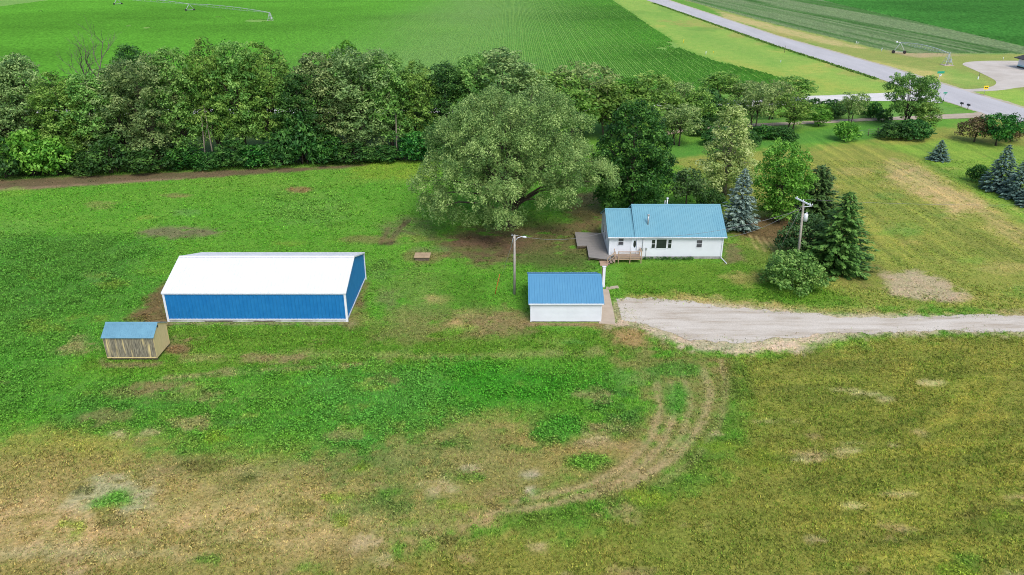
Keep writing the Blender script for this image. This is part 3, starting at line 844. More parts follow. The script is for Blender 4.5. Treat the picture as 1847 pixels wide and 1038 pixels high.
# ------------------------------------------------------------------ buildings
def gable(name, mats, x0, x1, y0, y1, ze, yr, zr, zb, ov, oside, roofmat, wall, label, cat, pitch=0.3, ridge_cap=True, under=0.12, wallsheet='rib', fascia='trim', parent=None, skip=()):
    """gabled building, ridge along x; returns its root. zb: top of the foundation strip"""
    t = parent or empty(name, ((x0 + x1) / 2, (y0 + y1) / 2, 0), label, cat)
    sl_f, sl_b = (zr - ze) / (yr - y0), (zr - ze) / (y1 - yr)
    W = MB()
    # core volume (just inside the cladding)
    e = 0.03
    W.prism([(y0 + e, zb), (y1 - e, zb), (y1 - e, ze - .02), (yr, zr - .03), (y0 + e, ze - .02)], 'x', x0 + e, x1 - e)
    prof = (lambda l: ribs(l, pitch)) if wallsheet == 'rib' else None
    def wallsh(o, du, length, height, nrm):
        if wallsheet == 'rib': W.sheet(o, du, (0, 0, height), nrm, ribs(length, pitch, 0.11, 0.06))
        else: W.sheet(o, (0, 0, 1), tuple(k * length for k in du), nrm, laps(height))
    wallsh((x0, y0, zb), (1, 0, 0), x1 - x0, ze - zb, (0, -1, 0))
    if 'back' not in skip: wallsh((x1, y1, zb), (-1, 0, 0), x1 - x0, ze - zb, (0, 1, 0))
    for xs, sx in ((x0, -1), (x1, 1)):
        if ('left' if sx < 0 else 'right') in skip: continue
        L = y1 - y0
        if wallsheet == 'rib':                                   # vertical ribs cut to the gable line
            pr = ribs(L, pitch, 0.05, 0.022)
            lo = [(xs + sx * d, y0 + u, zb) for u, d in pr]
            hi = [(xs + sx * d, y0 + u, min(ze + sl_f * u, ze + sl_b * (L - u)) - .01) for u, d in pr]
            n = len(pr)
            W.add(lo + hi, [(i, i + 1, n + i + 1, n + i) for i in range(n - 1)])
        else:
            zz = zb
            while zz < zr - .05:
                z2 = min(zz + .16, zr - .04)
                ya = lambda z: y0 if z <= ze else y0 + (z - ze) / sl_f
                yb = lambda z: y1 if z <= ze else y1 - (z - ze) / sl_b
                W.add([(xs + sx * .018, ya(zz), zz), (xs + sx * .018, yb(zz), zz), (xs + sx * .002, yb(z2), z2), (xs + sx * .002, ya(z2), z2)], [(0, 1, 2, 3)])
                zz = z2
    W.build("wall", M[wall], t)
    B = MB(); B.box(x0 + .015, x1 - .015, y0 + .012, y1 - .012, -0.15, zb - .003)
    B.build("foundation", M[mats[0]], t)
    # roof sheets
    R = MB()
    xa, xb = x0 - oside, x1 + oside
    for sgn, ye, sl in ((-1, y0, sl_f), (1, y1, sl_b)):
        yo = ye + sgn * ov
        zo = ze - sl * ov + .05
        up = Vector((0, yr - yo, zr + .05 - zo)); nrm = Vector((0, sgn * up.z, abs(up.y))).normalized()
        R.sheet((xa, yo, zo), (1, 0, 0), up, nrm, ribs(xb - xa, pitch, 0.05, 0.03), 0.025)
    rf = R.build("roof", M[roofmat], t)
    if ridge_cap:
        K = MB()
        for sgn, sl in ((-1, sl_f), (1, sl_b)):
            K.add([(xa - .01, yr, zr + .105), (xb + .01, yr, zr + .105), (xb + .01, yr + sgn * .28, zr + .1 - sl * .28), (xa - .01, yr + sgn * .28, zr + .1 - sl * .28)], [(0, 1, 2, 3) if sgn < 0 else (3, 2, 1, 0)])
        K.build("ridge_cap", M[roofmat], rf)
    # eave fascia and rakes
    for sgn, ye, sl in ((-1, y0, sl_f), (1, y1, sl_b)):
        T = MB()
        yo = ye + sgn * ov; zo = ze - sl * ov
        T.box(xa, xb, min(yo, yo + sgn * .035) , max(yo, yo + sgn * .035), zo - .1, zo + .055)
        if ov > .12: T.box(x0, x1, min(ye + sgn * .03, yo - sgn * .002), max(ye + sgn * .03, yo - sgn * .002), zo - .06, zo - .035)
        for xs, sx in ((xa, -1), (xb, 1)):
            K = MB(); K.bar((xs + sx * .018, yo, zo - .02), (xs + sx * .018, yr, zr - .02), .035, .15)
            K.build("rake_trim", M[roofmat], t)
        T.build("fascia", M[fascia], t)
    return t


# blue barn
barn = gable("blue_barn", ['barn_base'], -39.36, -18.87, 78.88, 91.0, 3.66, 84.9, 5.62, 0.34, 0.12, 0.14, 'barn_roof', 'barn_blue',
             "long blue ribbed metal barn with a white roof", "barn", pitch=0.42)
for x in (-39.36, -18.87):
    for y in (78.88, 91.0):
        c = MB(); c.box(x - .11 if x < -30 else x - .13, x + .13 if x < -30 else x + .11, y - .06 if y < 80 else y - .12, y + .12 if y < 80 else y + .06, 0.0, 3.62)
        c.build("corner_trim", M['trim'], barn)
c = MB(); c.box(-39.3, -18.9, 78.80, 78.85, .30, .40); c.build("base_trim", M['trim'], barn)
c = MB(); c.box(-18.835, -18.79, 78.95, 90.95, .30, .44); c.build("base_trim", M['trim'], barn)
c = MB(); c.box(-35.2, -32.0, 78.78, 78.86, .08, .14); c.build("ground_sill", M['old_wood'], barn)
c = MB(); c.box(-29.6, -27.4, 78.785, 78.86, .06, .11); c.build("ground_sill", M['old_wood'], barn)

# garage
garage = gable("garage", ['concrete_base'], 2.13, 10.18, 78.84, 87.4, 2.46, 82.85, 4.16, 0.1, 0.22, 0.24, 'garage_roof', 'siding',
               "small white sided garage with a blue metal roof", "garage", pitch=0.29, wallsheet='lap')
for x in (2.13, 10.18):
    for y in (78.84, 87.4):
        s = -1 if x < 5 else 1; q = -1 if y < 80 else 1
        c = MB(); c.box(min(x + s * .035, x - s * .1), max(x + s * .035, x - s * .1), min(y + q * .035, y - q * .1), max(y + q * .035, y - q * .1), .02, 2.4)
        c.build("corner_trim", M['trim'], garage)
c = MB(); c.box(10.2, 10.26, 80.0, 86.0, .12, 2.25)
d = c.build("overhead_door", M['trim'], garage)
# tall narrow white post panel behind it
wp_ = empty("boxed_post", (11.5, 88.5, 0), "tall narrow white boxed post standing behind the garage corner", "post")
c = MB(); c.box(11.33, 11.67, 88.4, 88.62, 0, 2.78); c.build("post_body", M['trim'], wp_, 0.01)
c = MB(); c.box(11.24, 11.325, 88.42, 88.60, 0.05, 2.72); c.build("side_board", M['old_wood'], wp_)
c = MB(); c.box(11.26, 11.74, 88.34, 88.7, 2.785, 2.84); c.build("cap", M['trim'], wp_)

# farmhouse: long main block, lower wing on the west
HX0, HXM, HX1, HY0 = 13.28, 17.05, 28.72, 98.0
house = empty("farmhouse", (21, 103, 0), "white farmhouse with pale blue metal roof and low west wing", "house")
gable("farmhouse", ['concrete_base'], HXM, HX1, HY0, 108.2, 3.4, 102.9, 6.14, 0.34, 0.34, 0.36, 'roof_blue', 'siding', None, None, pitch=0.3, wallsheet='lap', parent=house)
gable("farmhouse", ['concrete_base'], HX0, HXM - .05, HY0 + .12, 107.6, 3.32, 102.7, 5.6, 0.34, 0.32, 0.26, 'roof_blue', 'siding', None, None, pitch=0.3, wallsheet='lap', parent=house, skip=('right',))
for x, y in ((HX0, HY0 + .12), (HXM, HY0), (HX1, HY0), (HX1, 108.2), (HX0, 107.6)):
    s = -1 if x < HX1 else 1; q = -1 if y < 100 else 1
    c = MB(); c.box(min(x + s * .035, x - s * .09), max(x + s * .035, x - s * .09), min(y + q * .035, y - q * .09), max(y + q * .035, y - q * .09), .36, 3.2)
    c.build("corner_trim", M['trim'], house)


def window_front(parent, x0, x1, z0, z1, y, sash=True, wide=.07, pane='pane', frame='trim'):
    f = MB(); d = .05
    f.box(x0 - wide, x1 + wide, y - d, y + .0, z0 - wide, z0); f.box(x0 - wide, x1 + wide, y - d, y, z1, z1 + wide)
    f.box(x0 - wide, x0, y - d, y, z0, z1); f.box(x1, x1 + wide, y - d, y, z0, z1)
    if sash: f.box(x0, x1, y - d + .006, y - .004, (z0 + z1) / 2 - .03, (z0 + z1) / 2 + .03)
    w = f.build("window", M[frame], parent)
    g = MB(); g.box(x0, x1, y - .03, y - .006, z0, z1); g.build("pane", M[pane], w)
    return w


def zfront(v, y): return atY(1200, v, y)[2]
def xfront(u, v, y): return atY(u, v, y)[0]


yw = HY0 + .12 - .02; ym = HY0 - .02
window_front(house, xfront(1115.5, 436, yw), xfront(1124.5, 436, yw), zfront(442, yw), zfront(429.8, yw), yw, frame='siding')
for u0, u1 in ((1175.5, 1181.5), (1205, 1211)):
    window_front(house, xfront(u0, 440, ym), xfront(u1, 440, ym), zfront(447.6, ym), zfront(432.6, ym), ym, pane='glass')
window_front(house, xfront(1184, 440, ym), xfront(1202, 440, ym), zfront(448, ym), zfront(432.2, ym), ym, sash=False, pane='glass')
window_front(house, xfront(1256.5, 440, ym), xfront(1266, 440, ym), zfront(446.5, ym), zfront(433.5, ym), ym, frame='siding')
# west gable windows
for ya, yb in ((101.6, 102.5), (104.3, 105.2)):
    f = MB(); x = HX0 - .02
    f.box(x - .05, x, ya - .07, yb + .07, 1.2, 1.27); f.box(x - .05, x, ya - .07, yb + .07, 2.6, 2.67)
    f.box(x - .05, x, ya - .07, ya, 1.27, 2.6); f.box(x - .05, x, yb, yb + .07, 1.27, 2.6)
    w = f.build("window", M['trim'], house)
    g = MB(); g.box(x - .03, x - .006, ya, yb, 1.27, 2.6); g.build("pane", M['pane'], w)
# front door with oval light
dx0, dx1 = xfront(1139.5, 440, yw), xfront(1150, 440, yw)
dz0, dz1 = .78, zfront(427.5, yw) - .05
f = MB(); f.box(dx0 - .07, dx0, yw - .05, yw, dz0, dz1 + .07); f.box(dx1, dx1 + .07, yw - .05, yw, dz0, dz1 + .07); f.box(dx0, dx1, yw - .05, yw, dz1, dz1 + .07)
f.build("door_frame", M['trim'], house)
f = MB(); f.box(dx0, dx1, yw - .035, yw - .004, dz0, dz1); dr = f.build("door", M['door'], house)
f = MB(); cx_, cz_ = (dx0 + dx1) / 2, (dz0 + dz1) / 2 + .18
f.prism([(cx_ + .19 * math.cos(a), cz_ + .52 * math.sin(a)) for a in np.linspace(0, 2 * math.pi, 25)[:-1]], 'y', yw - .05, yw - .036)
f.build("oval_light", M['glass'], dr)
f = MB(); f.tube([(dx1 - .08, yw - .035, dz0 + .95), (dx1 - .08, yw - .09, dz0 + .95)], .03); f.build("handle", M['galv'], dr)
f = MB(); f.box(dx0 - .42, dx0 - .3, yw - .12, yw, dz1 - .15, dz1 + .08); f.build("porch_light", M['black'], house)
# stove pipe, rear vents
sp = MB(); px_, py_ = xfront(1169, 400, 99.7), 99.7
zs = 3.2 + (py_ - HY0) * 2.9 / 4.9
zp = atY(1170, 390, py_)[2]
sp.tube([(px_, py_, zs - .1), (px_, py_, zs + .12)], .19); sp.tube([(px_, py_, zs + .12), (px_, py_, zp)], .115)
fl = sp.build("stove_pipe", M['galv'], house)
sp = MB(); sp.tube([(px_, py_, zp), (px_, py_, zp + .08)], .1); sp.build("pipe_collar", M['black'], fl)
sp = MB(); sp.tube([(px_, py_, zp + .08), (px_, py_, zp + .2), (px_, py_, zp + .24)], [.18, .18, .06]); sp.build("pipe_cap", M['galv'], fl)
sp = MB()
vx = atY(1203.5, 366, 103.6)[0]
sp.tube([(vx, 103.6, 5.6), (vx, 103.6, 6.75)], .09); sp.tube([(vx, 103.6, 6.75), (vx, 103.6, 6.92)], .15); sp.build("vent_pipe", M['trim'], house); sp = MB(); sp.tube([(vx - .3, 103.7, 5.5), (vx - .3, 103.7, 6.5)], .05)
sp.build("vent_pipe", M['trim'], house)
# downspouts, meter and conduits
dn = MB(); xr = HX1 - .1
dn.bar((xr, ym - .05, 2.95), (xr, ym - .05, .25), .09, .07); dn.bar((xr, ym - .08, .22), (xr + .3, ym - 2.0, .12), .1, .08)
dn.build("downspout", M['trim'], house); dn = MB(); dn.bar((HXM - .02, ym - .06, 2.95), (HXM - .02, ym - .06, .4), .09, .07)
dn.build("downspout", M['trim'], house)
dn = MB(); xm = xfront(1159, 440, ym)
dn.tube([(xm, ym - .07, 3.0), (xm, ym - .07, 1.5)], .035); dn.build("conduit", M['galv'], house); dn = MB(); dn.tube([(xm + .55, ym - .05, 1.5), (xm + .55, ym - .05, .4)], .03)
cd = dn.build("conduit", M['galv'], house)
dn = MB(); dn.box(xm - .12, xm + .12, ym - .16, ym - .0, 1.25, 1.62); dn.tube([(xm, ym - .16, 1.45), (xm, ym - .24, 1.45)], .09, 12); dn.build("meter_box", M['galv'], house); dn = MB(); dn.box(xm + .45, xm + .65, ym - .1, ym, 1.3, 1.62)
dn.build("meter_box", M['galv'], house)
dn = MB(); dn.box(HX0 - .3, HX1 + .33, HY0 - .46, HY0 - .38, 3.17, 3.28)
dn.build("gutter", M['trim'], house)

# grey deck round the west corner
DZ = .5
deck = empty("deck", (11.5, 101, 0), "weathered grey wooden deck wrapping the west corner of the house", "deck")
pts = [G(*p, DZ)[:2] for p in [(1037, 419), (1087, 420.5)]] + [(HX0 - .06, 106.5), (HX0 - .06, 98.06), (13.5, 98.06), (13.45, 96.6), (13.0, 96.5)] + [G(*p, DZ)[:2] for p in [(1062, 464), (1058.5, 443), (1041, 443.5)]]
mb = MB(); mb.prism(pts[::-1], 'z', DZ - .05, DZ); fl_ = mb.build("deck_floor", M['deck'], deck)
ctr = np.mean(pts, 0)
ins = [tuple(ctr + (np.array(p) - ctr) * .965) for p in pts]
mb = MB()
for a, b in zip(ins, ins[1:] + ins[:1]): mb.bar((*a, DZ - .17), (*b, DZ - .17), .05, .22)
mb.build("rim_joist", M['old_wood'], deck)
for p in (ins[0], ins[-1], ins[-2], ins[-3], ins[-4]):
    mb = MB(); mb.bar((*p, -.1), (*p, DZ - .06), .12); mb.build("post", M['old_wood'], deck)
ps = np.array(pts); mb = MB()
for y in np.arange(ps[:, 1].min() + .15, ps[:, 1].max(), .15):    # board gaps
    xs = []
    for (x1_, y1_), (x2_, y2_) in zip(pts, pts[1:] + pts[:1]):
        if (y1_ > y) != (y2_ > y): xs.append(x1_ + (x2_ - x1_) * (y - y1_) / (y2_ - y1_))
    xs.sort()
    for a, b in zip(xs[::2], xs[1::2]): mb.box(a + .02, b - .02, y - .008, y + .008, DZ + .0005, DZ + .003)
mb.build("board_joint", M['old_wood'], fl_)

# new porch with railings and steps
PX0, PX1, PY0, PY1, PZ = 13.9, xfront(1157, 460, 96.6), 96.35, 97.94, .72
porch = empty("front_porch", ((PX0 + PX1) / 2, 97.2, 0), "tan wooden front porch with railings below the oval door", "porch")
mb = MB(); k = PX0
while k < PX1 - .02:
    mb.box(k, min(k + .138, PX1), PY0, PY1, PZ - .04, PZ); k += .145
mb.build("porch_floor", M['porch_floor'], porch)
mb = MB(); mb.box(PX0 + .02, PX1 - .02, PY0 + .03, PY0 + .07, PZ - .24, PZ - .045); mb.box(PX1 - .07, PX1 - .03, PY0 + .08, PY1, PZ - .24, PZ - .045); mb.box(PX0 + .03, PX0 + .07, PY0 + .08, PY1, PZ - .24, PZ - .045)
mb.build("rim_joist", M['new_wood'], porch)
RX = [14.35, (14.35 + PX1) / 2, PX1 - .06]
for x, y in [(RX[0], PY0 - .05), (RX[1], PY0 - .05), (RX[2], PY0 - .05), (RX[2], 97.7), (PX0 + .0, PY0 + .06), (PX0, 97.5)]:
    mb = MB(); mb.box(x - .05, x + .05, y - .05, y + .05, 0 if y < 96.5 else .1, PZ + .95); mb.build("post", M['new_wood'], porch)
mb = MB()
mb.box(RX[0] - .08, RX[2] + .08, PY0 - .13, PY0 + .03, PZ + .951, PZ + .99)
mb.box(RX[2] - .08, RX[2] + .08, PY0 + .04, 97.8, PZ + .952, PZ + .991)
mb.box(RX[0] + .06, RX[2] - .06, PY0 - .07, PY0 - .03, PZ + .12, PZ + .2)
rl = mb.build("rail", M['new_wood'], porch)
mb = MB(); k = RX[0] + .14
while k < RX[2] - .1:
    if abs(k - RX[1]) > .07: mb.box(k - .018, k + .018, PY0 - .065, PY0 - .035, PZ + .2, PZ + .95)
    k += .13
mb.build("baluster", M['new_wood'], rl)
sx, sy, _ = G(1092, 476, .35)
mb = MB()
for i in range(3):
    x = PX0 - .04 - .32 * (i + 1)
    mb.box(x, x + .3, 95.75, 97.0, PZ - .2 * (i + 1) - .04, PZ - .2 * (i + 1))
mb.build("step", M['porch_floor'], porch)
mb = MB(); mb.box(PX0 - 2.05, PX0 - 1.03, 95.3, 96.9, .06, .14); mb.build("landing", M['new_wood'], porch)
mb = MB(); mb.bar((PX0, PY0 + .06, PZ + .9), (PX0 - 1.05, 95.85, .95), .1, .05); mb.bar((PX0 - 1.05, 95.85, .0), (PX0 - 1.05, 95.85, .97), .09); mb.bar((PX0 - .05, PY0, PZ + .3), (PX0 - 1.0, 95.85, .4), .08, .04)
mb.build("stair_rail", M['new_wood'], porch)

# weathered shed on skids
shed = empty("garden_shed", (-39.5, 71.6, 0), "weathered yellow plywood shed with a light blue metal roof", "shed")
X0, X1, Y0, Y1, ZB, ZE, YR, ZR = -42.05, -36.92, 69.95, 73.25, .28, 2.78, 71.35, 3.72
mb = MB(); mb.box(X0, X1, Y0, Y1, ZB, ZE - .02)
wl = mb.build("front_wall", M['shed_front'], shed)
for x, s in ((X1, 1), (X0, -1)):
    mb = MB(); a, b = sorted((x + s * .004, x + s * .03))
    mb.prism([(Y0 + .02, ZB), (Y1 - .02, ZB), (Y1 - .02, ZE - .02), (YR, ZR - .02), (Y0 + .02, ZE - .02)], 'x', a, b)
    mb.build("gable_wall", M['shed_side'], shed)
mb = MB(); xa, xb = X0 - .12, X1 + .16
sf, sb = (ZR - ZE) / (YR - Y0), (ZR - ZE) / (Y1 - YR)
for sgn, ye, sl in ((-1, Y0, sf), (1, Y1, sb)):
    yo = ye + sgn * .16; zo = ze_ = ZE - sl * .16 + .03
    up = Vector((0, YR - yo, ZR + .03 - zo)); nrm = Vector((0, sgn * up.z, abs(up.y))).normalized()
    mb.sheet((xa, yo, zo), (1, 0, 0), up, nrm, ribs(xb - xa, .23, .05, .03), .02)
rf = mb.build("roof", M['shed_roof'], shed)
mb = MB()
for sgn, sl in ((-1, sf), (1, sb)):
    mb.add([(xa, YR, ZR + .085), (xb, YR, ZR + .085), (xb, YR + sgn * .2, ZR + .08 - sl * .2), (xa, YR + sgn * .2, ZR + .08 - sl * .2)], [(0, 1, 2, 3) if sgn < 0 else (3, 2, 1, 0)])
mb.build("ridge_cap", M['shed_roof'], rf)
mb = MB()
for x in (X1 + .06,):
    mb.bar((x, Y0 - .1, ZE - .1), (x, YR, ZR - .06), .05, .12); mb.bar((x, Y1 + .1, ZE - .1), (x, YR, ZR - .06), .05, .12)
    mb.box(X1 + .032, X1 + .05, Y0 + .0, Y0 + .1, ZB, ZE - .12); mb.box(X1 + .032, X1 + .05, Y1 - .1, Y1 - .0, ZB, ZE - .12)
mb.box(X0 + .02, X1 - .02, Y0 - .03, Y0 - .003, ZB + .02, ZB + .12)
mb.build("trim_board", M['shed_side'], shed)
mb = MB(); mb.tube([(X1 + .02, YR - .02, ZR - .42), (X1 + .05, YR - .02, ZR - .42)], .14, 12); mb.build("gable_vent", M['black'], shed)
for y in (Y0 + .35, Y1 - .35):
    mb = MB(); mb.box(X0 + .3, X1 - .05, y - .08, y + .08, -.03, ZB - .004); mb.build("skid", M['old_wood'], shed)

# white building across the road, cut by the frame
wx0, wy0, _ = G(1857, 128)
far = empty("roadside_building", (wx0 + 5, wy0 + 4, 0), "white building with dark eaves at the edge of the gravel lot", "building")
mb = MB(); mb.box(wx0 + .6, wx0 + 11, wy0, wy0 + 8, .9, 2.9); mb.build("wall", M['trim'], far)
mb = MB(); mb.box(wx0 + .58, wx0 + 11.02, wy0 - .02, wy0 + 8.02, .45, .895); mb.build("lower_panel", M['teal'], far)
mb = MB(); mb.prism([(wx0 - .7, 2.95), (wx0 - .7, 3.15), (wx0 + 5.8, 4.9), (wx0 + 12.3, 3.15), (wx0 + 12.3, 2.95), (wx0 + 5.8, 4.7)], 'y', wy0 - .8, wy0 + 8.8)
mb.build("roof", M['dark_roof'], far)
mb = MB(); mb.box(wx0 + .5, wx0 + 11.1, wy0 - .1, wy0 + 8.1, -.1, .445); mb.build("foundation", M['black'], far)  # black base block stands in for the dark shadow at the wall foot


# ------------------------------------------------------------------ poles, wires, signs, small things
def P3(u, v, z=0.0): return Vector(G(u, v, z))


lp = P3(928, 531)
lamp = empty("yard_light_pole", lp, "tall wooden yard light pole with a curved lamp arm", "light pole")
mb = MB(); mb.tube([lp, lp + Vector((0, 0, 4)), lp + Vector((0.0, 0, 7.8))], [.17, .15, .115], 10); mb.build("pole", M['pole'], lamp)
top = lp + Vector((0, 0, 7.8))
mb = MB(); mb.tube([top + Vector((.1, -.05, -.75)), top + Vector((.35, -.1, -.35)), top + Vector((.75, -.12, -.2)), top + Vector((1.05, -.15, -.18))], [.04] * 4)
arm = mb.build("lamp_arm", M['trim'], lamp)
mb = MB(); mb.tube([top + Vector((.95, -.15, -.2)), top + Vector((1.2, -.16, -.2)), top + Vector((1.42, -.17, -.24))], [.08, .13, .06], 10); mb.build("lamp_head", M['trim'], arm)
mb = MB(); mb.bar(top + Vector((-.4, .05, -.1)), top + Vector((.4, .05, -.1)), .07); mb.tube([top + Vector((-.3, .05, -.06)), top + Vector((-.3, .05, .1))], .04)
mb.tube([top + Vector((-.12, 0, -.2)), top + Vector((-.28, 0, -.9)), top + Vector((-.4, .1, -1.7))], .035)
mb.build("bracket", M['galv'], lamp)
gw = P3(903, 470) * 1; gw = Vector((lp.x - 1.9, lp.y + 3.4, 0))
mb = MB(); mb.tube([top + Vector((-.05, 0, -.3)), gw], .018, 5); mb.build("guy_wire", M['wire'], lamp)

up0 = Vector((38.25, 95.4, 0)); up1 = Vector((37.75, 95.4, 9.1))
upole = empty("utility_pole", up0, "wooden utility pole with crossarm and grey transformer behind the round bush", "utility pole")
mb = MB(); mb.tube([up0, up0.lerp(up1, .5), up1], [.19, .16, .13], 10); mb.build("pole", M['pole'], upole)
ca, cb = up1 + Vector((-.75, 1.0, .12)), up1 + Vector((.6, -1.0, -.25))
mb = MB(); mb.bar(ca, cb, .14, .16); mb.bar(up1 + Vector((0, -.1, -.75)), up1 + Vector((1.1, -.2, -.6)), .07)
arm = mb.build("crossarm", M['trim'], upole)
for p in (ca.lerp(cb, .08), ca.lerp(cb, .5), ca.lerp(cb, .92), up1 + Vector((1.1, -.2, -.58))):
    mb = MB(); mb.tube([p + Vector((0, 0, .06)), p + Vector((0, 0, .2)), p + Vector((0, 0, .28))], [.05, .07, .03])
    mb.build("insulator", M['trim'], arm)
tp = up0.lerp(up1, .76) + Vector((.42, -.1, 0))
mb = MB(); mb.tube([tp + Vector((0, 0, -.5)), tp + Vector((0, 0, .4)), tp + Vector((0, 0, .5))], [.27, .27, .2], 12); mb.tube([tp + Vector((.05, 0, .48)), tp + Vector((.05, 0, .72))], .06); mb.bar(tp + Vector((-.4, 0, .2)), tp, .06)
mb.build("transformer", M['trim'], upole)
mb = MB(); mb.tube([up1 + Vector((-.1, 0, -.5)), up1 + Vector((-2.2, 1.5, -8.9))], .02, 5); mb.build("guy_wire", M['wire'], upole)
house["label"], house["category"] = "white farmhouse with pale blue metal roof and low west wing", "house"


def wire(name, a, b, sag, r, label, n=14):
    a, b = Vector(a), Vector(b); mb = MB()
    mb.tube([a.lerp(b, i / n) - Vector((0, 0, sag * 4 * (i / n) * (1 - i / n))) for i in range(n + 1)], r, 5)
    o = mb.build(name, M['wire']); return tag(o, label, "cable")


wire("overhead_cable", top + Vector((.3, .05, -.1)), (HX0 + .2, HY0 + 1.5, 3.6), .9, .02, "overhead cable from the yard light pole to the house wing")
wire("overhead_cable", up1 + Vector((0, .1, -.6)), (HX1 + .2, HY0 - .2, 3.2), .8, .022, "overhead cable from the utility pole to the house corner")
wire("overhead_cable", up1 + Vector((0, -.1, -1.0)), (HXM + .3, HY0 - .3, 3.25), 1.0, .02, "long overhead cable sagging across the house front to its meter")
wire("overhead_cable", ca.lerp(cb, .5) + Vector((0, 0, .3)), (110, 100, 9.5), 1.5, .016, "overhead cable leaving the utility pole crossarm to the right")

# wooden well cover
wl0 = P3(761, 471)
well = empty("well_cover", wl0, "square tan wooden well cover on the lawn", "well cover")
mb = MB(); mb.box(wl0.x - .95, wl0.x + .95, wl0.y + .1, wl0.y + 1.7, -.05, .42); mb.build("side_box", M['old_wood'], well)
for a, b in ((-1.08, -.36), (-.35, .36), (.37, 1.08)):
    mb = MB(); mb.box(wl0.x + a, wl0.x + b, wl0.y - .02, wl0.y + 1.85, .425, .5); mb.build("lid_board", M['well_wood'], well)

# leaning orange rod
a, b = P3(893, 531), Vector(atY(901, 497, P3(893, 531).y + .4))
rod = empty("orange_marker", a, "thin orange marker rod leaning in the grass left of the light pole", "marker")
mb = MB(); mb.tube([a, b], .045, 6); mb.build("rod", M['orange'], rod)
mb = MB(); mb.tube([b, b + (b - a).normalized() * .12], .055, 6); mb.build("rod_tip", M['orange'], rod)


def signpost(u, vb, vt, label, plates, name="street_sign", lean=0.0, r=.05):
    b = P3(u, vb); z = atY(u, vt, b.y)[2]
    t = empty(name, b, label, "sign")
    tp_ = b + Vector((lean, 0, z))
    mb = MB(); mb.tube([b - Vector((0, 0, .1)), tp_], r, 6); mb.build("post", M['galv'], t)
    for (nm, mat, w, h, dz, ang) in plates:
        c = tp_ + Vector((0, -.07, dz)); d = Vector((math.cos(ang), math.sin(ang), 0))
        mb = MB(); mb.bar(c - d * w / 2, c + d * w / 2, .03, h); pl = mb.build(nm, M[mat], t)
    return t, tp_


signpost(1690, 153, 129, "large green street name sign with two crossed blades beyond the paved road",
         [("name_plate", 'green_sign', 2.3, .62, -.3, .12), ("name_plate", 'green_sign', 1.3, .45, -.9, 1.1), ("back_plate", 'trim', .7, .5, -1.1, .1)], lean=.35, r=.07)
signpost(1699, 187, 167, "green street name sign on the verge beside the crossroad", [("name_plate", 'green_sign', 1.1, .34, -.12, .1), ("name_plate", 'green_sign', .9, .3, -.46, 1.3)], lean=.25)
signpost(1685, 184, 163, "thin grey post with an edge-on red stop sign beside the crossroad", [("sign_plate", 'red', .7, .7, -.35, 1.52)], name="stop_sign", lean=.12)
t_, tp_ = signpost(1774, 172, 155, "yellow double arrow sign beside the gravel lot entrance", [("sign_plate", 'yellow_sign', 1.3, 1.0, -.5, 0.05)], name="arrow_sign", lean=.2)
mb = MB(); c_ = tp_ + Vector((0, -.09, -.5))
for s in (-1, 1):
    mb.prism([(c_.x + s * .52, c_.z), (c_.x + s * .22, c_.z + .26), (c_.x + s * .22, c_.z - .26)][::s], 'y', c_.y - .02, c_.y - .005)
mb.box(c_.x - .22, c_.x + .22, c_.y - .02, c_.y - .005, c_.z - .08, c_.z + .08)
mb.build("arrow_mark", M['black'], t_)
for u, v, lb in ((1733, 195, "black mailbox on a post at the road edge, nearer the crossroad"), (1745, 198, "black mailbox on a post at the road edge, nearer the lane entrance")):
    b = P3(u, v); t_ = empty("mailbox", b, lb, "mailbox")
    mb = MB(); mb.box(b.x - .05, b.x + .05, b.y - .05, b.y + .05, -.1, 1.0); mb.build("post", M['old_wood'], t_)
    mb = MB(); mb.prism([(b.x + .26 * math.cos(a), 1.2 + .26 * math.sin(a)) for a in np.linspace(0, math.pi, 9)] + [(b.x - .26, 1.0), (b.x + .26, 1.0)], 'y', b.y - .45, b.y + .4)
    bx = mb.build("mailbox_body", M['black'], t_)
    mb = MB(); mb.box(b.x + .265, b.x + .29, b.y - .1, b.y - .05, 1.15, 1.5); mb.build("flag", M['red'], bx)
MP = [(1544, 80, 75, .1, 'trim', "short white marker post at the field corner, left of a pair"), (1547, 80.5, 76, .1, 'trim', "short white marker post at the field corner, right of a pair"),
      (1590, 93, 87, .12, 'trim', "white marker post beside the field edge near the irrigation tower"), (1809, 108, 104, .1, 'trim', "small white marker post on the verge behind the gravel lot"),
      (1233, 78, 71, .12, 'yellow_sign', "pale yellow marker post at the bare field notch"), (1273, 99, 93, .12, 'trim', "white marker post on the verge at the crop edge"),
      (1287, 96, 93, .1, 'yellow_sign', "tiny yellow marker post on the verge near the crop edge"), (1408, 113, 109, .1, 'trim', "small white marker post halfway across the verge"),
      (1415, 95, 83, .09, 'old_wood', "dark thin marker post at the edge of the paved road"), (1765, 143, 132, .09, 'old_wood', "dark marker post with a white foot beside the gravel lot")]
for u, vb, vt, r, m, lb in MP:
    b = P3(u, vb); z = atY(u, vt, b.y)[2]
    t_ = empty("marker_post", b, lb, "marker post")
    mb = MB(); mb.tube([b - Vector((0, 0, .1)), b + Vector((0, 0, z))], [r, r * .9], 7); mb.build("post", M[m], t_)
    mb = MB(); mb.tube([b + Vector((0, 0, z + .003)), b + Vector((0, 0, z + r * .8))], [r * 1.1, r * .5], 7); mb.build("cap", M[m], t_)
    if vt == 132:
        mb = MB(); mb.box(b.x - .5, b.x - .2, b.y - .4, b.y - .15, 0, .8); mb.build("white_foot", M['trim'], t_)


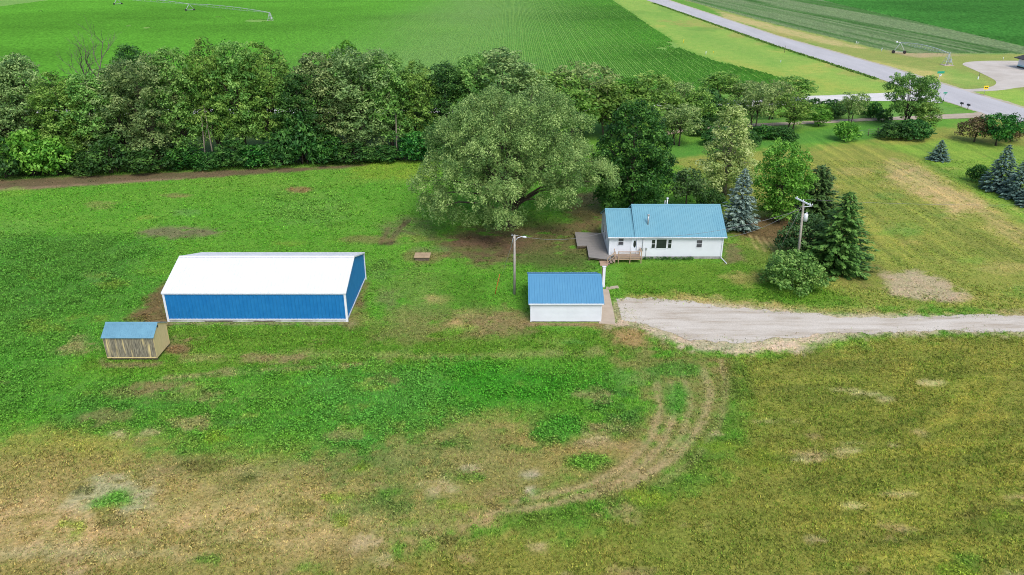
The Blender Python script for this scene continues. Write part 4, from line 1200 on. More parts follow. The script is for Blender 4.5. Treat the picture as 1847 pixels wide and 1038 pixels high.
# ------------------------------------------------------------------ centre pivot irrigation machines
def wheel_tower(parent, top, along, spread, zb=0.0):
    """A-frame on two wheels, standing under a pipe joint"""
    top = Vector(top); al = Vector(along).normalized(); ac = Vector((-al.y, al.x, 0))
    mb = MB()
    feet = [Vector((top.x, top.y, zb + .6)) + ac * s * spread for s in (-1, 1)]
    for f in feet:
        mb.bar(top + al * .4, f, .14); mb.bar(top - al * .4, f, .14)
    mb.bar(feet[0], feet[1], .2)
    tw = mb.build("tower_frame", M['pivot_steel'], parent)
    for f in feet:
        mb = MB(); mb.tube([f - al * .22, f - al * .16, f + al * .16, f + al * .22], [.5, .62, .62, .5], 14); mb.build("wheel", M['tyre'], tw)


def span(parent, a, b, n=12):
    """arched water pipe with its truss and drop hoses"""
    a, b = Vector(a), Vector(b); L = (b - a).length; ac = Vector((-(b - a).y, (b - a).x, 0)).normalized()
    pts = [a.lerp(b, i / n) + Vector((0, 0, .9 * 4 * (i / n) * (1 - i / n))) for i in range(n + 1)]
    mb = MB(); mb.tube(pts, .13, 6); pp = mb.build("water_pipe", M['pivot_steel'], parent)
    mb = MB()
    for s in (-1, 1):
        low = [a.lerp(b, i / n) + ac * s * .75 + Vector((0, 0, -.1 + .9 * 4 * (i / n) * (1 - i / n) - 1.1 * min(1, 3 * (i / n), 3 * (1 - i / n)))) for i in range(n + 1)]
        for p, q in zip(low[:-1], low[1:]): mb.bar(p, q, .05)
        for p, q in zip(pts[1:-1], low[1:-1]): mb.bar(p, q, .06)
    mb.build("truss", M['pivot_steel'], pp)
    for i in range(1, n):
        mb = MB(); mb.tube([pts[i] - Vector((0, 0, .1)), pts[i] - Vector((0, 0, 2.0))], .03, 4); mb.build("drop_hose", M['wire'], pp)


def pivot_point(parent, b, z):
    b = Vector(b); mb = MB()
    for s in (-1, 1):
        for q in (-1, 1): mb.bar(b + Vector((s * 1.3, q * 1.3, 0)), b + Vector((s * .25, q * .25, z - .3)), .13)
    for h in (.33, .62):
        r = 1.3 - (1.05 * h)
        for (p, q) in (((-r, -r), (r, -r)), ((r, -r), (r, r)), ((r, r), (-r, r)), ((-r, r), (-r, -r))):
            mb.bar(b + Vector((*p, h * z)), b + Vector((*q, h * z)), .08)
    tw = mb.build("pivot_tower", M['pivot_steel'], parent)
    mb = MB(); mb.tube([b, b + Vector((0, 0, z + .15)), b + Vector((.3, 0, z + .3))], .15, 8); mb.box(b.x + .5, b.x + 1.1, b.y - .5, b.y - .1, .9, 2.1); mb.build("riser_pipe", M['pivot_steel'], tw)
    mb = MB(); mb.box(b.x - 1.7, b.x + 1.7, b.y - 1.7, b.y + 1.7, -.1, .12); mb.build("pad", M['concrete'], tw)


p0 = P3(488, 38); p1 = P3(343, 20); p2 = P3(213, 9)
piv = empty("irrigation_pivot", p0, "long irrigation pivot with arched pipe across the far left crop field", "irrigation pivot")
pivot_point(piv, p0, 4.2); span(piv, p0 + Vector((0, 0, 4.2)), p1 + Vector((0, 0, 4.0))); wheel_tower(piv, p1 + Vector((0, 0, 4.0)), p1 - p0, 2.6)
span(piv, p1 + Vector((0, 0, 4.0)), p2 + Vector((0, 0, 4.0))); wheel_tower(piv, p2 + Vector((0, 0, 4.0)), p2 - p1, 2.6)
q0 = P3(1708, 118); q1 = P3(1621, 97)
piv2 = empty("irrigation_pivot", q0, "short irrigation pivot on the mown corner beside the paved road", "irrigation pivot")
pivot_point(piv2, q0, 3.9); span(piv2, q0 + Vector((0, 0, 3.9)), q1 + Vector((0, 0, 4.0)), 9); wheel_tower(piv2, q1 + Vector((0, 0, 4.0)), Vector((.25, 1, 0)), 2.0)
mb = MB(); e_ = q1 + Vector((0, 0, 4.0)); dd = (q1 - q0).normalized()
mb.tube([e_, e_ + dd * 1.0 + Vector((-.9, 0, .1))], .1, 6); mb.tube([e_ + dd * 1.0 + Vector((-.9, 0, -.25)), e_ + dd * 1.0 + Vector((-1.0, 0, .4))], [.3, .3], 8)
mb.build("end_gun", M['trim'], piv2)


# ------------------------------------------------------------------ fences
def fence(name, pts, hgt, label, nrail, wood='old_wood', wobble=.08):
    t = empty(name, (*pts[0], 0), label, "fence")
    for x, y in pts:
        h = hgt * random.uniform(.85, 1.1); mb = MB()
        mb.tube([(x, y, -.2), (x + random.uniform(-wobble, wobble), y, h)], [.09, .075], 7); mb.build("post", M[wood], t)
    mb = MB()
    for k in range(nrail):
        z = hgt * (.3 + .6 * k / max(nrail - 1, 1))
        for a, b in zip(pts[:-1], pts[1:]): mb.tube([(*a, z), ((a[0] + b[0]) / 2, (a[1] + b[1]) / 2, z - .05), (*b, z)], .018, 4, cap=False)
    mb.build("wire", M['wire'], t)
    return t


fence("wire_fence", [G(u, v)[:2] for u, v in ((1547, 247), (1566, 245), (1583, 243), (1604, 247))], 1.5, "old wire fence with dark wooden posts beside the round green bush", 3)
fence("wire_fence", [G(u, v)[:2] for u, v in ((618, 291), (648, 290.5), (680, 290), (705, 289.5), (730, 289), (760, 288), (790, 287))], 1.2, "low wire fence running along the foot of the treeline", 2)


# ------------------------------------------------------------------ trees
def rhombs(P, Nn, size, aspect=.55, r=None):
    """leaf quads: centres P, normals Nn, half lengths size"""
    n = len(P); rr = r.normal(size=(n, 3))
    t1 = np.cross(Nn, rr); t1 /= np.linalg.norm(t1, axis=1)[:, None] + 1e-9
    t2 = np.cross(Nn, t1); t2 /= np.linalg.norm(t2, axis=1)[:, None] + 1e-9
    s = np.asarray(size)[:, None]
    V = np.stack([P - t1 * s, P + t2 * s * aspect, P + t1 * s, P - t2 * s * aspect], 1).reshape(-1, 3)
    return V, np.arange(4 * n).reshape(n, 4)


def unit(r, n):
    d = r.normal(size=(n, 3)); return d / np.linalg.norm(d, axis=1)[:, None]


def lobe_crown(r, lobes, rc, leaf, dens=1.0, flat=.8, zmin=.5, droop=0.0, jit=.25, under=-.35, aspect=.55):
    """crown of leaf clumps sitting on the surfaces of big lobes"""
    lobes = np.array(lobes, float); cs = []; rs = []
    for i, (x, y, z, R) in enumerate(lobes):
        n = max(6, int(3.4 * (R / rc) ** 2))
        d = unit(r, n); d = d[d[:, 2] > under - .25 * r.random(len(d))]
        c = np.array([x, y, z]) + d * R * r.uniform(.72, 1.02, (len(d), 1)) * np.array([1, 1, .88])
        c += r.normal(scale=rc * jit, size=c.shape)
        keep = np.ones(len(c), bool)
        for j, (a, b, e, Q) in enumerate(lobes):
            if j != i: keep &= np.linalg.norm(c - np.array([a, b, e]), axis=1) > Q * .74
        cs.append(c[keep]); rs.append(rc * r.uniform(.6, 1.35, keep.sum()))
    c = np.concatenate(cs); R = np.concatenate(rs)
    ok = c[:, 2] > zmin; c, R = c[ok], R[ok]
    cnt = np.maximum(6, (dens * 3.3 * (R / leaf) ** 2)).astype(int)
    k = np.repeat(np.arange(len(c)), cnt); n = len(k)
    d = unit(r, n); d[:, 2] = d[:, 2] * .85 + .25; d /= np.linalg.norm(d, axis=1)[:, None]
    P = c[k] + d * (R[k] * np.power(r.random(n), .24) * 1.05)[:, None] * np.array([1, 1, flat])
    if droop:
        h = np.linalg.norm((P - c[k])[:, :2], axis=1); P[:, 2] -= droop * h * r.random(n) * 1.2
    Nn = d * .8 + r.normal(scale=.55, size=(n, 3)) + np.array([0, 0, .45]); Nn /= np.linalg.norm(Nn, axis=1)[:, None]
    size = leaf * r.uniform(.6, 1.25, n)
    tint = np.clip(.5 + (r.random(len(c)) - .5)[k] * .85 + (r.random(n) - .5) * .5, 0, 1)
    V, q = rhombs(P, Nn, size, aspect, r)
    V[:, 2] = np.maximum(V[:, 2], .08)
    return V, q, np.repeat(tint, 4), c


def wood_mesh(r, h, rad, targets, split=.3, bend=.05, lean=(0, 0), nlimb=16, topf=.8, stems=1):
    mb = MB()
    for s in range(stems):
        ox = (0, 0) if stems == 1 else (r.uniform(-.5, .5), r.uniform(-.5, .5))
        lx = (lean[0] + (r.uniform(-.15, .15) if stems > 1 else 0), lean[1] + (r.uniform(-.12, .12) if stems > 1 else 0))
        pts = []; n = 7
        for i in range(n):
            t = i / (n - 1); z = h * topf * t
            pts.append((ox[0] + lx[0] * z + r.normal() * bend * h * .12 * t, ox[1] + lx[1] * z + r.normal() * bend * h * .12 * t, z - .15 * (i == 0)))
        rr = rad / (stems ** .5)
        mb.tube(pts, [rr * (1.25 if i == 0 else 1) * (1 - .8 * (i / (n - 1)) ** 1.1) for i in range(n)], 8)
        if len(targets):
            idx = r.choice(len(targets), min(nlimb // stems + 1, len(targets)), replace=False)
            for k in idx:
                c = targets[k]; t = np.clip(split + r.uniform(-.05, .35), .08, .9)
                zz = min(c[2] * .85, h * topf * t); t = zz / (h * topf)
                j = min(int(t * (n - 1)), n - 2); f = t * (n - 1) - j
                a = np.array(pts[j]) * (1 - f) + np.array(pts[j + 1]) * f
                m1 = a + (c - a) * .35 + np.array([0, 0, .12 * np.linalg.norm(c - a)]); m2 = a + (c - a) * .7 + np.array([0, 0, .1 * np.linalg.norm(c - a)])
                r0 = rr * .45 * (1 - .5 * t)
                mb.tube([a, m1, m2, c], [r0, r0 * .7, r0 * .42, r0 * .15], 5, cap=False)
    return mb


def mesh_of(mb, name, m):
    me = bpy.data.meshes.new(name); me.from_pydata(mb.v, [], mb.f)
    me.polygons.foreach_set("use_smooth", mb.sm); me.materials.append(m); me.update(); return me


class Proto:
    def __init__(s, name, h, w, trunk, crown):
        s.name, s.trunk, s.crown = name, trunk, crown
        co = np.empty(len(crown.vertices) * 3, np.float32); crown.vertices.foreach_get("co", co); co = co.reshape(-1, 3)
        s.h = float(np.percentile(co[:, 2], 99.9)); s.w = float(2.1 * np.percentile(np.abs(co[:, 0]), 98))


def envelope(r, h, w, base, nl, shape, lobeR, depth, core):
    P = {'round': lambda t: max(.05, math.sin(math.pi * min(1, .16 + .8 * t))) ** .6, 'dome': lambda t: (1 - t ** 2.4) ** .55, 'tall': lambda t: (1 - t ** 2.2) ** .5 * (.72 + .28 * min(1, t * 4)),
         'cone': lambda t: (1 - .86 * t) * (.8 + .2 * min(1, t * 5)), 'vase': lambda t: .4 + .6 * math.sin(math.pi * min(1, .12 + .66 * t))}[shape]
    out = []
    for i in range(nl):
        t = ((i + r.random()) / nl) ** .8; R = w * r.uniform(*lobeR) * (.8 + .3 * P(t))
        a = i * 2.39996 + r.uniform(-.45, .45); rad = max(0, w / 2 * P(t) - R * .8) * r.uniform(.82, 1.12)
        out.append((rad * math.cos(a), rad * math.sin(a) * depth, min(h * (base + (1 - base) * t), h - R * .85), R))
    for i in range(core):
        t = (i + .5) / core; out.append((r.normal() * w * .04, r.normal() * w * .04, h * (base + (1 - base) * t * .85), w * .26 * (.35 + .65 * P(t * .9))))
    return out


def leafy(name, seed, h, w, fol, leaf=.3, rc=1.0, nl=11, base=.25, dens=1.0, shape='round', trunk_r=.3, bark='bark', under=-.35, flat=.8, droop=0, stems=1, lobeR=(.2, .3), limbs=16, topf=.8, split=.3, depth=1.0, extra=None, core=4):
    r = np.random.default_rng(seed); lobes = envelope(r, h, w, base, int(nl * 2.1), shape, (lobeR[0] * .68, lobeR[1] * .72), depth, core)
    if extra: lobes += extra
    V, q, tint, c = lobe_crown(r, lobes, rc, leaf, dens, flat, droop=droop, under=under)
    cm = np_mesh("crown", V, q, M[fol], {"tint": tint})
    tm = mesh_of(wood_mesh(r, h, trunk_r, c, split=split, nlimb=limbs, stems=stems, topf=topf), "trunk", M[bark])
    return Proto(name, h, w, tm, cm)


def conifer(name, seed, h, w, fol, leaf=.16, dz=.34, nb=11, power=.9, droop=.22, base=.02, jit=.14, per=30, layered=1.0):
    r = np.random.default_rng(seed); Ps = []; Ns = []; S = []; T = []; A = []
    z = h * base + .15
    while z < h * .985:
        f = z / h; R0 = w / 2 * (1 - f) ** power * (.86 if f < .06 else 1)
        k = max(4, int(nb * (.45 + .55 * (1 - f))))
        a0 = r.uniform(0, 6.28)
        for b in range(k):
            a = a0 + 6.283 * b / k + r.normal() * .14; R = R0 * r.uniform(1 - jit * 1.6, 1 + jit * .6) + .06
            m = max(7, int(per * (R / (w / 2)) ** .85)); t = np.sqrt(r.uniform(.04, 1, m))
            lat = r.uniform(-1, 1, m) * R * .26 * (1.15 - t)
            zz = z + r.normal() * dz * .35 * (1.2 - layered) + R * (-droop * t + droop * .75 * t ** 3) + r.normal(scale=.05 + .05 * (1 - layered), size=m)
            x = R * t * math.cos(a) - lat * math.sin(a); y = R * t * math.sin(a) + lat * math.cos(a)
            Ps.append(np.stack([x, y, zz], 1))
            nn = np.stack([r.normal(scale=.4, size=m) + .35 * math.cos(a), r.normal(scale=.4, size=m) + .35 * math.sin(a), np.ones(m)], 1); Ns.append(nn / np.linalg.norm(nn, axis=1)[:, None])
            A.append(np.tile([math.cos(a), math.sin(a), -.1], (m, 1)) + r.normal(scale=.35, size=(m, 3)))
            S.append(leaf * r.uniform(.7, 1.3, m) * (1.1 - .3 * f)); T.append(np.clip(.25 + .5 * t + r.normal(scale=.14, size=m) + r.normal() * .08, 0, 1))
        z += dz * r.uniform(.75, 1.2) * (.55 + .45 * (1 - f))
    n_ = 40
    Ps.append(np.stack([r.normal(scale=.05, size=n_), r.normal(scale=.05, size=n_), h - r.random(n_) * .06 * h], 1)); Ns.append(unit(r, n_)); A.append(np.tile([0, 0, 1.0], (n_, 1))); S.append(np.full(n_, leaf * .7)); T.append(np.full(n_, .6))
    P, Nn, s, T, A = map(np.concatenate, (Ps, Ns, S, T, A))
    t1 = A - Nn * (A * Nn).sum(1)[:, None]; t1 /= np.linalg.norm(t1, axis=1)[:, None] + 1e-9; t2 = np.cross(Nn, t1); s = s[:, None]
    V = np.stack([P - t1 * s * 1.3, P + t2 * s * .5, P + t1 * s * 1.3, P - t2 * s * .5], 1).reshape(-1, 3); V[:, 2] = np.maximum(V[:, 2], .04)
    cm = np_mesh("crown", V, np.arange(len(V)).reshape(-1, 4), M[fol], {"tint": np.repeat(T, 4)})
    mb = MB(); mb.tube([(0, 0, -.1), (0, 0, h * .5), (0, 0, h * .96)], [.018 * h + .04, .012 * h, .01], 7)
    return Proto(name, h, w, mesh_of(mb, "trunk", M['bark']), cm)


def plant(p, x, y, h, w, label, cat="tree", group=None, rz=None, lean=(0, 0)):
    o = empty(p.name, (x, y, 0), label, cat, group)
    o.rotation_euler = (lean[0], lean[1], random.uniform(0, 6.28) if rz is None else rz)
    o.scale = (w / p.w, w / p.w, h / p.h)
    link("trunk", p.trunk, o); link("crown", p.crown, o)
    return o


def plant_px(p, u, vb, vt, wpx, label, **k):
    x, y, _ = G(u, vb); h = atY(u, vt, y)[2]
    return plant(p, x, y, max(h, .6), wpx / pxm(x, y, h / 2), label, **k)


M['fol_grey'] = foliage("grey_green_leaves", lin(74, 106, 58), lin(122, 150, 86), lin(172, 194, 122), .32)
M['fol_grey2'] = foliage("pale_grey_green_leaves", lin(82, 112, 58), lin(130, 158, 86), lin(178, 198, 122), .35)
M['fol_mid'] = foliage("mid_green_leaves", lin(64, 106, 44), lin(106, 150, 66), lin(154, 190, 98), .32)
M['fol_mid2'] = foliage("soft_green_leaves", lin(72, 112, 42), lin(112, 154, 62), lin(158, 192, 92), .35)
M['fol_dark'] = foliage("dark_maple_leaves", lin(20, 66, 18), lin(42, 100, 32), lin(98, 156, 64), .28)
M['fol_bright'] = foliage("bright_green_leaves", lin(62, 116, 34), lin(100, 158, 50), lin(150, 200, 82), .35)
M['fol_pale'] = foliage("pale_cottonwood_leaves", lin(124, 150, 76), lin(168, 190, 108), lin(212, 222, 152), .35)
M['fol_under'] = foliage("understory_leaves", lin(34, 74, 30), lin(60, 106, 44), lin(98, 144, 64), .3)
M['fol_big'] = foliage("big_tree_leaves", lin(72, 104, 50), lin(122, 152, 80), lin(172, 194, 116), .26)
M['fol_blue'] = foliage("blue_spruce_needles", lin(68, 96, 88), lin(116, 142, 132), lin(170, 192, 176), .15, .01)
M['fol_blue2'] = foliage("dark_blue_spruce_needles", lin(52, 82, 74), lin(92, 124, 114), lin(142, 170, 154), .15, .01)
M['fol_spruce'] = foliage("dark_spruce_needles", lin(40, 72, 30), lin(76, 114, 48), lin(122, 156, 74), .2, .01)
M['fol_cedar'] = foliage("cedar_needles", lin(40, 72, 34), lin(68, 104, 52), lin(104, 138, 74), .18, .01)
M['fol_red'] = foliage("dull_bronze_leaves", lin(72, 62, 40), lin(108, 94, 64), lin(140, 126, 84), .2, .01)

# --- the big tree by the house
r_ = np.random.default_rng(3)
bx_, by_, _ = G(918, 408)
big_lobes = []
for i in range(74):                                                   # boughs spread over a broad dome, hanging lower on the west side
    t = (i + .5) / 74; a = i * 2.39996 + r_.uniform(-.3, .3); zz = 3.6 + 15.8 * (1 - t) ** .85
    rr = 13.0 * (1 - ((zz - 4.5) / 16.6) ** 1.8 if zz > 4.5 else .96) ** .5 * r_.uniform(.8, 1.06) * (1 + .12 * math.sin(2 * a + 1) + .1 * math.sin(5 * a + zz * .45))
    if r_.random() < .1: continue
    x, y = rr * math.cos(a) * (.86 if math.cos(a) < 0 else 1), rr * math.sin(a) * .9
    if zz < 7.5 and x > 2.5 and y < 4: zz = max(zz, 7.0 + r_.uniform(0, 1.5))
    big_lobes.append((x, y, zz, r_.uniform(1.6, 2.8)))
big_lobes += [(0, 0, 12, 6.0), (-5.5, 1, 9.5, 4.5), (5.5, 2, 10.5, 4.6), (0, 5, 9.5, 5), (-1, -4, 9, 4.4), (-11.8, -2, 5.6, 1.9), (-9.5, -6, 4.4, 2.0), (-4.5, -8.0, 4.2, 2.1), (0, -7.6, 4.0, 1.8), (13.6, -1.5, 8.4, 2.4), (-2.4, 0, 19, 2.6)]
V, q, tint, c = lobe_crown(r_, big_lobes, .78, .17, 1.25, .95, zmin=1.3, droop=.5, jit=.3, under=-.6, aspect=.42)
bt = empty("shade_tree", (bx_ + .3, by_, 0), "huge spreading grey green shade tree left of the house", "tree")
bt.scale = (.97, .95, .97)
link("crown", np_mesh("crown", V, q, M['fol_big'], {"tint": tint}), bt)
mbw = wood_mesh(r_, 20, .85, c, split=.14, nlimb=60, topf=.7, stems=2)
link("trunk", mesh_of(mbw, "trunk", M['bark']), bt)

# --- prototypes
T_ = {}
T_['w1'] = leafy("windbreak_tree", 21, 20, 11, 'fol_grey', .23, .8, 15, .08, 1.0, 'dome', .32, limbs=26, lobeR=(.17, .27), split=.2, under=-.5)
T_['w2'] = leafy("windbreak_tree", 22, 20, 11, 'fol_mid', .23, .8, 15, .16, .95, 'tall', .32, limbs=26, lobeR=(.17, .26), split=.2, under=-.4)
T_['w3'] = leafy("windbreak_tree", 23, 20, 11, 'fol_grey', .23, .8, 14, .06, .9, 'vase', .3, stems=2, limbs=30, lobeR=(.16, .25), split=.15, under=-.5)
T_['w4'] = leafy("windbreak_tree", 24, 20, 11, 'fol_mid2', .23, .8, 14, .2, 1.0, 'dome', .32, stems=2, limbs=28, lobeR=(.17, .27), split=.2, under=-.3)
T_['w5'] = leafy("windbreak_tree", 25, 20, 11, 'fol_under', .23, .8, 16, .05, .95, 'tall', .3, limbs=24, lobeR=(.16, .25), under=-.6)
T_['mid'] = leafy("roadside_tree", 31, 8, 6, 'fol_mid2', .2, .5, 11, .26, .85, 'round', .16, limbs=18, lobeR=(.17, .27), stems=2, split=.2, core=2)
T_['mid2'] = leafy("roadside_tree", 32, 8, 6, 'fol_grey2', .2, .5, 11, .28, .8, 'vase', .16, limbs=18, lobeR=(.17, .26), stems=2, split=.2, core=1)
T_['yel'] = leafy("roadside_tree", 33, 8, 6, 'fol_bright', .2, .52, 11, .14, .95, 'round', .15, limbs=12, lobeR=(.17, .26))
T_['bush'] = leafy("bush", 41, 3, 4, 'fol_under', .15, .34, 12, .05, 1.0, 'dome', .08, limbs=8, lobeR=(.18, .28), stems=3, under=-.9)
T_['bush2'] = leafy("bush", 42, 3, 4, 'fol_dark', .15, .34, 11, .08, 1.0, 'round', .08, limbs=8, lobeR=(.18, .28), stems=3, under=-.9)
T_['bush3'] = leafy("bush", 43, 3, 4, 'fol_bright', .15, .34, 10, .08, .95, 'round', .08, limbs=8, lobeR=(.18, .28), stems=3, under=-.9)
T_['spr'] = conifer("spruce", 51, 9, 4.6, 'fol_blue', .15, .36, 12, .66, .2, .03, .28, 38, .75)
T_['spr2'] = conifer("spruce", 52, 8, 4.6, 'fol_blue2', .15, .34, 12, .8, .2, .01, .2, 36, .9)

# --- trees round the house
p = leafy("maple", 61, 17.4, 12.6, 'fol_dark', .22, .75, 17, .1, 1.15, 'tall', .4, limbs=14, lobeR=(.2, .28), under=-.7)
plant_px(p, 1137, 381, 184, 140, "tall dense dark green maple behind the house wing", rz=.4)
p = leafy("cottonwood", 62, 15, 10.4, 'fol_pale', .19, .62, 16, .1, 1.0, 'cone', .25, 'pale_bark', limbs=22, lobeR=(.15, .22), under=-.5)
plant_px(p, 1306, 352, 190, 112, "pale yellowish green cottonwood behind the blue spruce", rz=1.4)
plant_px(T_['spr'], 1331, 414, 305, 66, "silvery blue spruce at the right end of the house")
p = leafy("maple", 63, 12.5, 8.4, 'fol_bright', .2, .62, 14, .1, 1.05, 'round', .25, limbs=14, lobeR=(.19, .28), under=-.7)
plant_px(p, 1404, 400, 254, 96, "bright green maple right of the silvery blue spruce", rz=2.4)
p = conifer("cedar", 64, 8, 4.6, 'fol_cedar', .16, .28, 14, .5, .1, .02, .25, 34, .2)
plant_px(p, 1468, 392, 299, 78, "dark pointed cedar behind the utility pole")
p = conifer("spruce", 65, 11, 5.6, 'fol_spruce', .16, .34, 15, .6, .16, .01, .32, 40, .6)
plant_px(p, 1509, 485, 348, 108, "large dark green spruce right of the utility pole")
p = leafy("juniper", 66, 6, 8, 'fol_cedar', .2, .7, 13, .1, 1.05, 'dome', .2, limbs=12, lobeR=(.18, .26), under=-.8)
plant_px(p, 1450, 462, 386, 100, "low wide dark juniper at the foot of the utility pole", rz=.8)
p = leafy("apple_tree", 67, 5, 7.6, 'fol_mid', .2, .65, 14, .2, 1.0, 'dome', .12, limbs=16, lobeR=(.18, .26), stems=3, under=-.7, flat=.9)
plant_px(p, 1428, 517, 453, 106, "round spreading green bush tree on the lawn above the driveway", rz=.2)
p = leafy("roadside_tree", 68, 7, 6.5, 'fol_cedar', .25, .75, 11, .3, .85, 'dome', .14, limbs=18, lobeR=(.16, .25))
plant_px(p, 1237, 372, 302, 78, "small dark tree behind the middle of the house roof", rz=.9)
p = leafy("bush", 69, 3, 5, 'fol_under', .2, .5, 12, .05, .9, 'dome', .08, limbs=8, lobeR=(.18, .28), stems=3, under=-.9)
plant_px(p, 1282, 378, 340, 60, "low dark bush between the house roof and blue spruce", cat="bush")
mb = MB()
hv, hq, ht, _ = lobe_crown(np.random.default_rng(70), [(x, 97.55, .12, .28) for x in np.arange(18.2, 24.6, .35)], .16, .06, 1.0, .8, zmin=.02, under=-.2)
o = link("foundation_planting", np_mesh("foundation_planting", hv, hq, M['fol_under'], {"tint": ht}))
tag(o, "low dark green planting along the house foundation", "plants")

# --- windbreak on the left: (u, base v, top v, width px, proto, label)
WB = [(-22, 306, 122, 110, 'w1', "grey green windbreak tree cut off by the left edge of the photo"),
      (30, 300, 110, 108, 'w3', "grey green windbreak tree second from the left edge"),
      (78, 296, 102, 100, 'w1', "grey green windbreak tree with the high rounded top near the left edge"),
      (132, 302, 132, 104, 'w4', "lower windbreak tree left of the bare dead tree"),
      (183, 298, 138, 96, 'w2', "low windbreak tree directly in front of the bare dead tree"),
      (232, 294, 122, 104, 'w1', "windbreak tree just right of the bare dead tree"),
      (264, 268, 83, 74, 'w5', "dark round topped tree standing behind the windbreak right of the dead tree"),
      (288, 299, 108, 100, 'w3', "windbreak tree in front of the dark round topped tree"),
      (340, 293, 96, 108, 'w2', "tall windbreak tree left of the three highest tops"),
      (398, 290, 75, 104, 'w4', "windbreak tree with the first of the three highest tops"),
      (446, 287, 75, 96, 'w2', "windbreak tree with the middle of the three highest tops"),
      (492, 284, 82, 104, 'w4', "windbreak tree with the last of the three highest tops"),
      (548, 290, 138, 84, 'w5', "lower dark windbreak tree in the dip right of the highest tops"),
      (586, 280, 99, 104, 'w1', "grey windbreak tree right of the dip in the tree tops"),
      (636, 262, 79, 76, 'yel', "yellow green tree showing above the middle of the windbreak"),
      (658, 279, 93, 108, 'w3', "broad grey windbreak tree below the yellow green top"),
      (708, 276, 103, 100, 'w2', "windbreak tree with pale bare trunks showing below"),
      (756, 273, 114, 96, 'w4', "windbreak tree just left of the big shade tree"),
      (806, 269, 114, 100, 'w5', "dark windbreak tree partly behind the left side of the big shade tree"),
      (858, 264, 106, 96, 'w2', "windbreak tree directly behind the top of the big shade tree"),
      (908, 258, 90, 120, 'w1', "rounded windbreak tree with the highest top behind the big shade tree"),
      (962, 250, 128, 84, 'mid', "mid green tree right of the rounded top behind the big shade tree"),
      (1008, 246, 136, 100, 'mid', "dark tree behind the right shoulder of the big shade tree"),
      (1052, 240, 116, 112, 'mid2', "grey green rounded tree beside the crop field right of the windbreak")]
for u, vb, vt, w, k, lb in WB:
    plant_px(T_[k], u, vb, vt - random.uniform(0, 8), w * random.uniform(1.0, 1.2), lb, group="windbreak trees behind the yard")
# bare dead tree behind them
def dead(mb, p, d, L, r, n):
    q = p + d * L; mid = p.lerp(q, .5) + Vector((random.gauss(0, .05), random.gauss(0, .05), 0)) * L
    mb.tube([p, mid, q], [r, r * .8, r * .55], 5, cap=False)
    if n == 0: return
    for k in range(random.choice((2, 3, 3))):
        e = (d + Vector((random.gauss(0, .5), random.gauss(0, .5), random.gauss(.25, .25)))).normalized()
        dead(mb, q if k < 2 else mid, e, L * random.uniform(.6, .85), r * .55, n - 1)
for u, vb, vt, lb in ((200, 262, 62, "bare grey dead tree rising behind the windbreak"), (178, 262, 92, "smaller bare grey dead tree left of the tall dead one")):
    x, y, _ = G(u, vb); h = atY(u, vt, y)[2]
    t_ = empty("dead_tree", (x, y, 0), lb, "tree"); mb = MB()
    mb.tube([(x, y, -.2), (x + .2, y, h * .35)], [.4, .3], 7)
    dead(mb, Vector((x + .2, y, h * .35)), Vector((.02, 0, 1)), h * .27, .3, 5); mb.build("trunk", M['dead_bark'], t_)
# pale bare trunks standing at the front of the windbreak
for u, vb, vt, ln, lb in ((372, 300, 205, .6, "pale slender leaning trunk, left of a pair at the windbreak front"), (388, 299, 190, -.4, "pale slender trunk, right of a pair at the windbreak front"), (716, 288, 205, .3, "pale bare trunk at the windbreak front left of the shade tree"), (495, 297, 270, .1, "short pale stump at the windbreak foot")):
    x, y, _ = G(u, vb); h = atY(u, vt, y)[2]
    t_ = empty("bare_trunk", (x, y, 0), lb, "trunk"); mb = MB()
    mb.tube([(x, y, -.1), (x + ln * .4, y, h * .4), (x + ln, y + .3, h)], [.17, .13, .07], 7); mb.tube([(x + ln * .4, y, h * .4), (x + ln * .4 + .9, y + .5, h * .75)], [.08, .03], 5); mb.build("trunk", M['pale_bark'], t_)
# shrubs along its foot
US = [(14, 319, 246, 92, 'bush', "dark"), (66, 316, 232, 80, 'bush3', "tall bright green"), (104, 314, 246, 92, 'bush3', "wide bright green"), (158, 313, 274, 70, 'bush', "low dark"), (204, 312, 250, 88, 'bush', "wide dark"),
      (283, 307, 262, 96, 'bush', "low spreading dark"), (336, 304, 262, 74, 'bush2', "deep green"), (380, 303, 276, 64, 'bush', "low ragged"), (424, 301, 252, 76, 'bush', "dark"), (462, 299, 262, 70, 'bush2', "deep green"), (510, 297, 238, 80, 'bush', "tall leafy"), (548, 296, 202, 76, 'bush', "very tall leafy"),
      (592, 294, 244, 72, 'bush2', "deep green"), (640, 292, 258, 84, 'bush', "low dark"), (694, 290, 262, 70, 'bush', "low rounded dark"), (754, 288, 238, 74, 'bush2', "deep green"), (790, 286, 224, 80, 'bush', "dark")]
ordn = ["first", "second", "third", "fourth", "fifth", "sixth", "seventh", "eighth", "ninth", "tenth", "eleventh", "twelfth", "thirteenth", "fourteenth", "fifteenth", "sixteenth", "seventeenth", "eighteenth"]
for i, (u, vb, vt, w, k, ad) in enumerate(US):
    plant_px(T_[k], u, vb, vt, w, f"{ad} shrub at the windbreak foot, {ordn[i]} from the left", cat="shrub", group="shrubs along the windbreak foot")

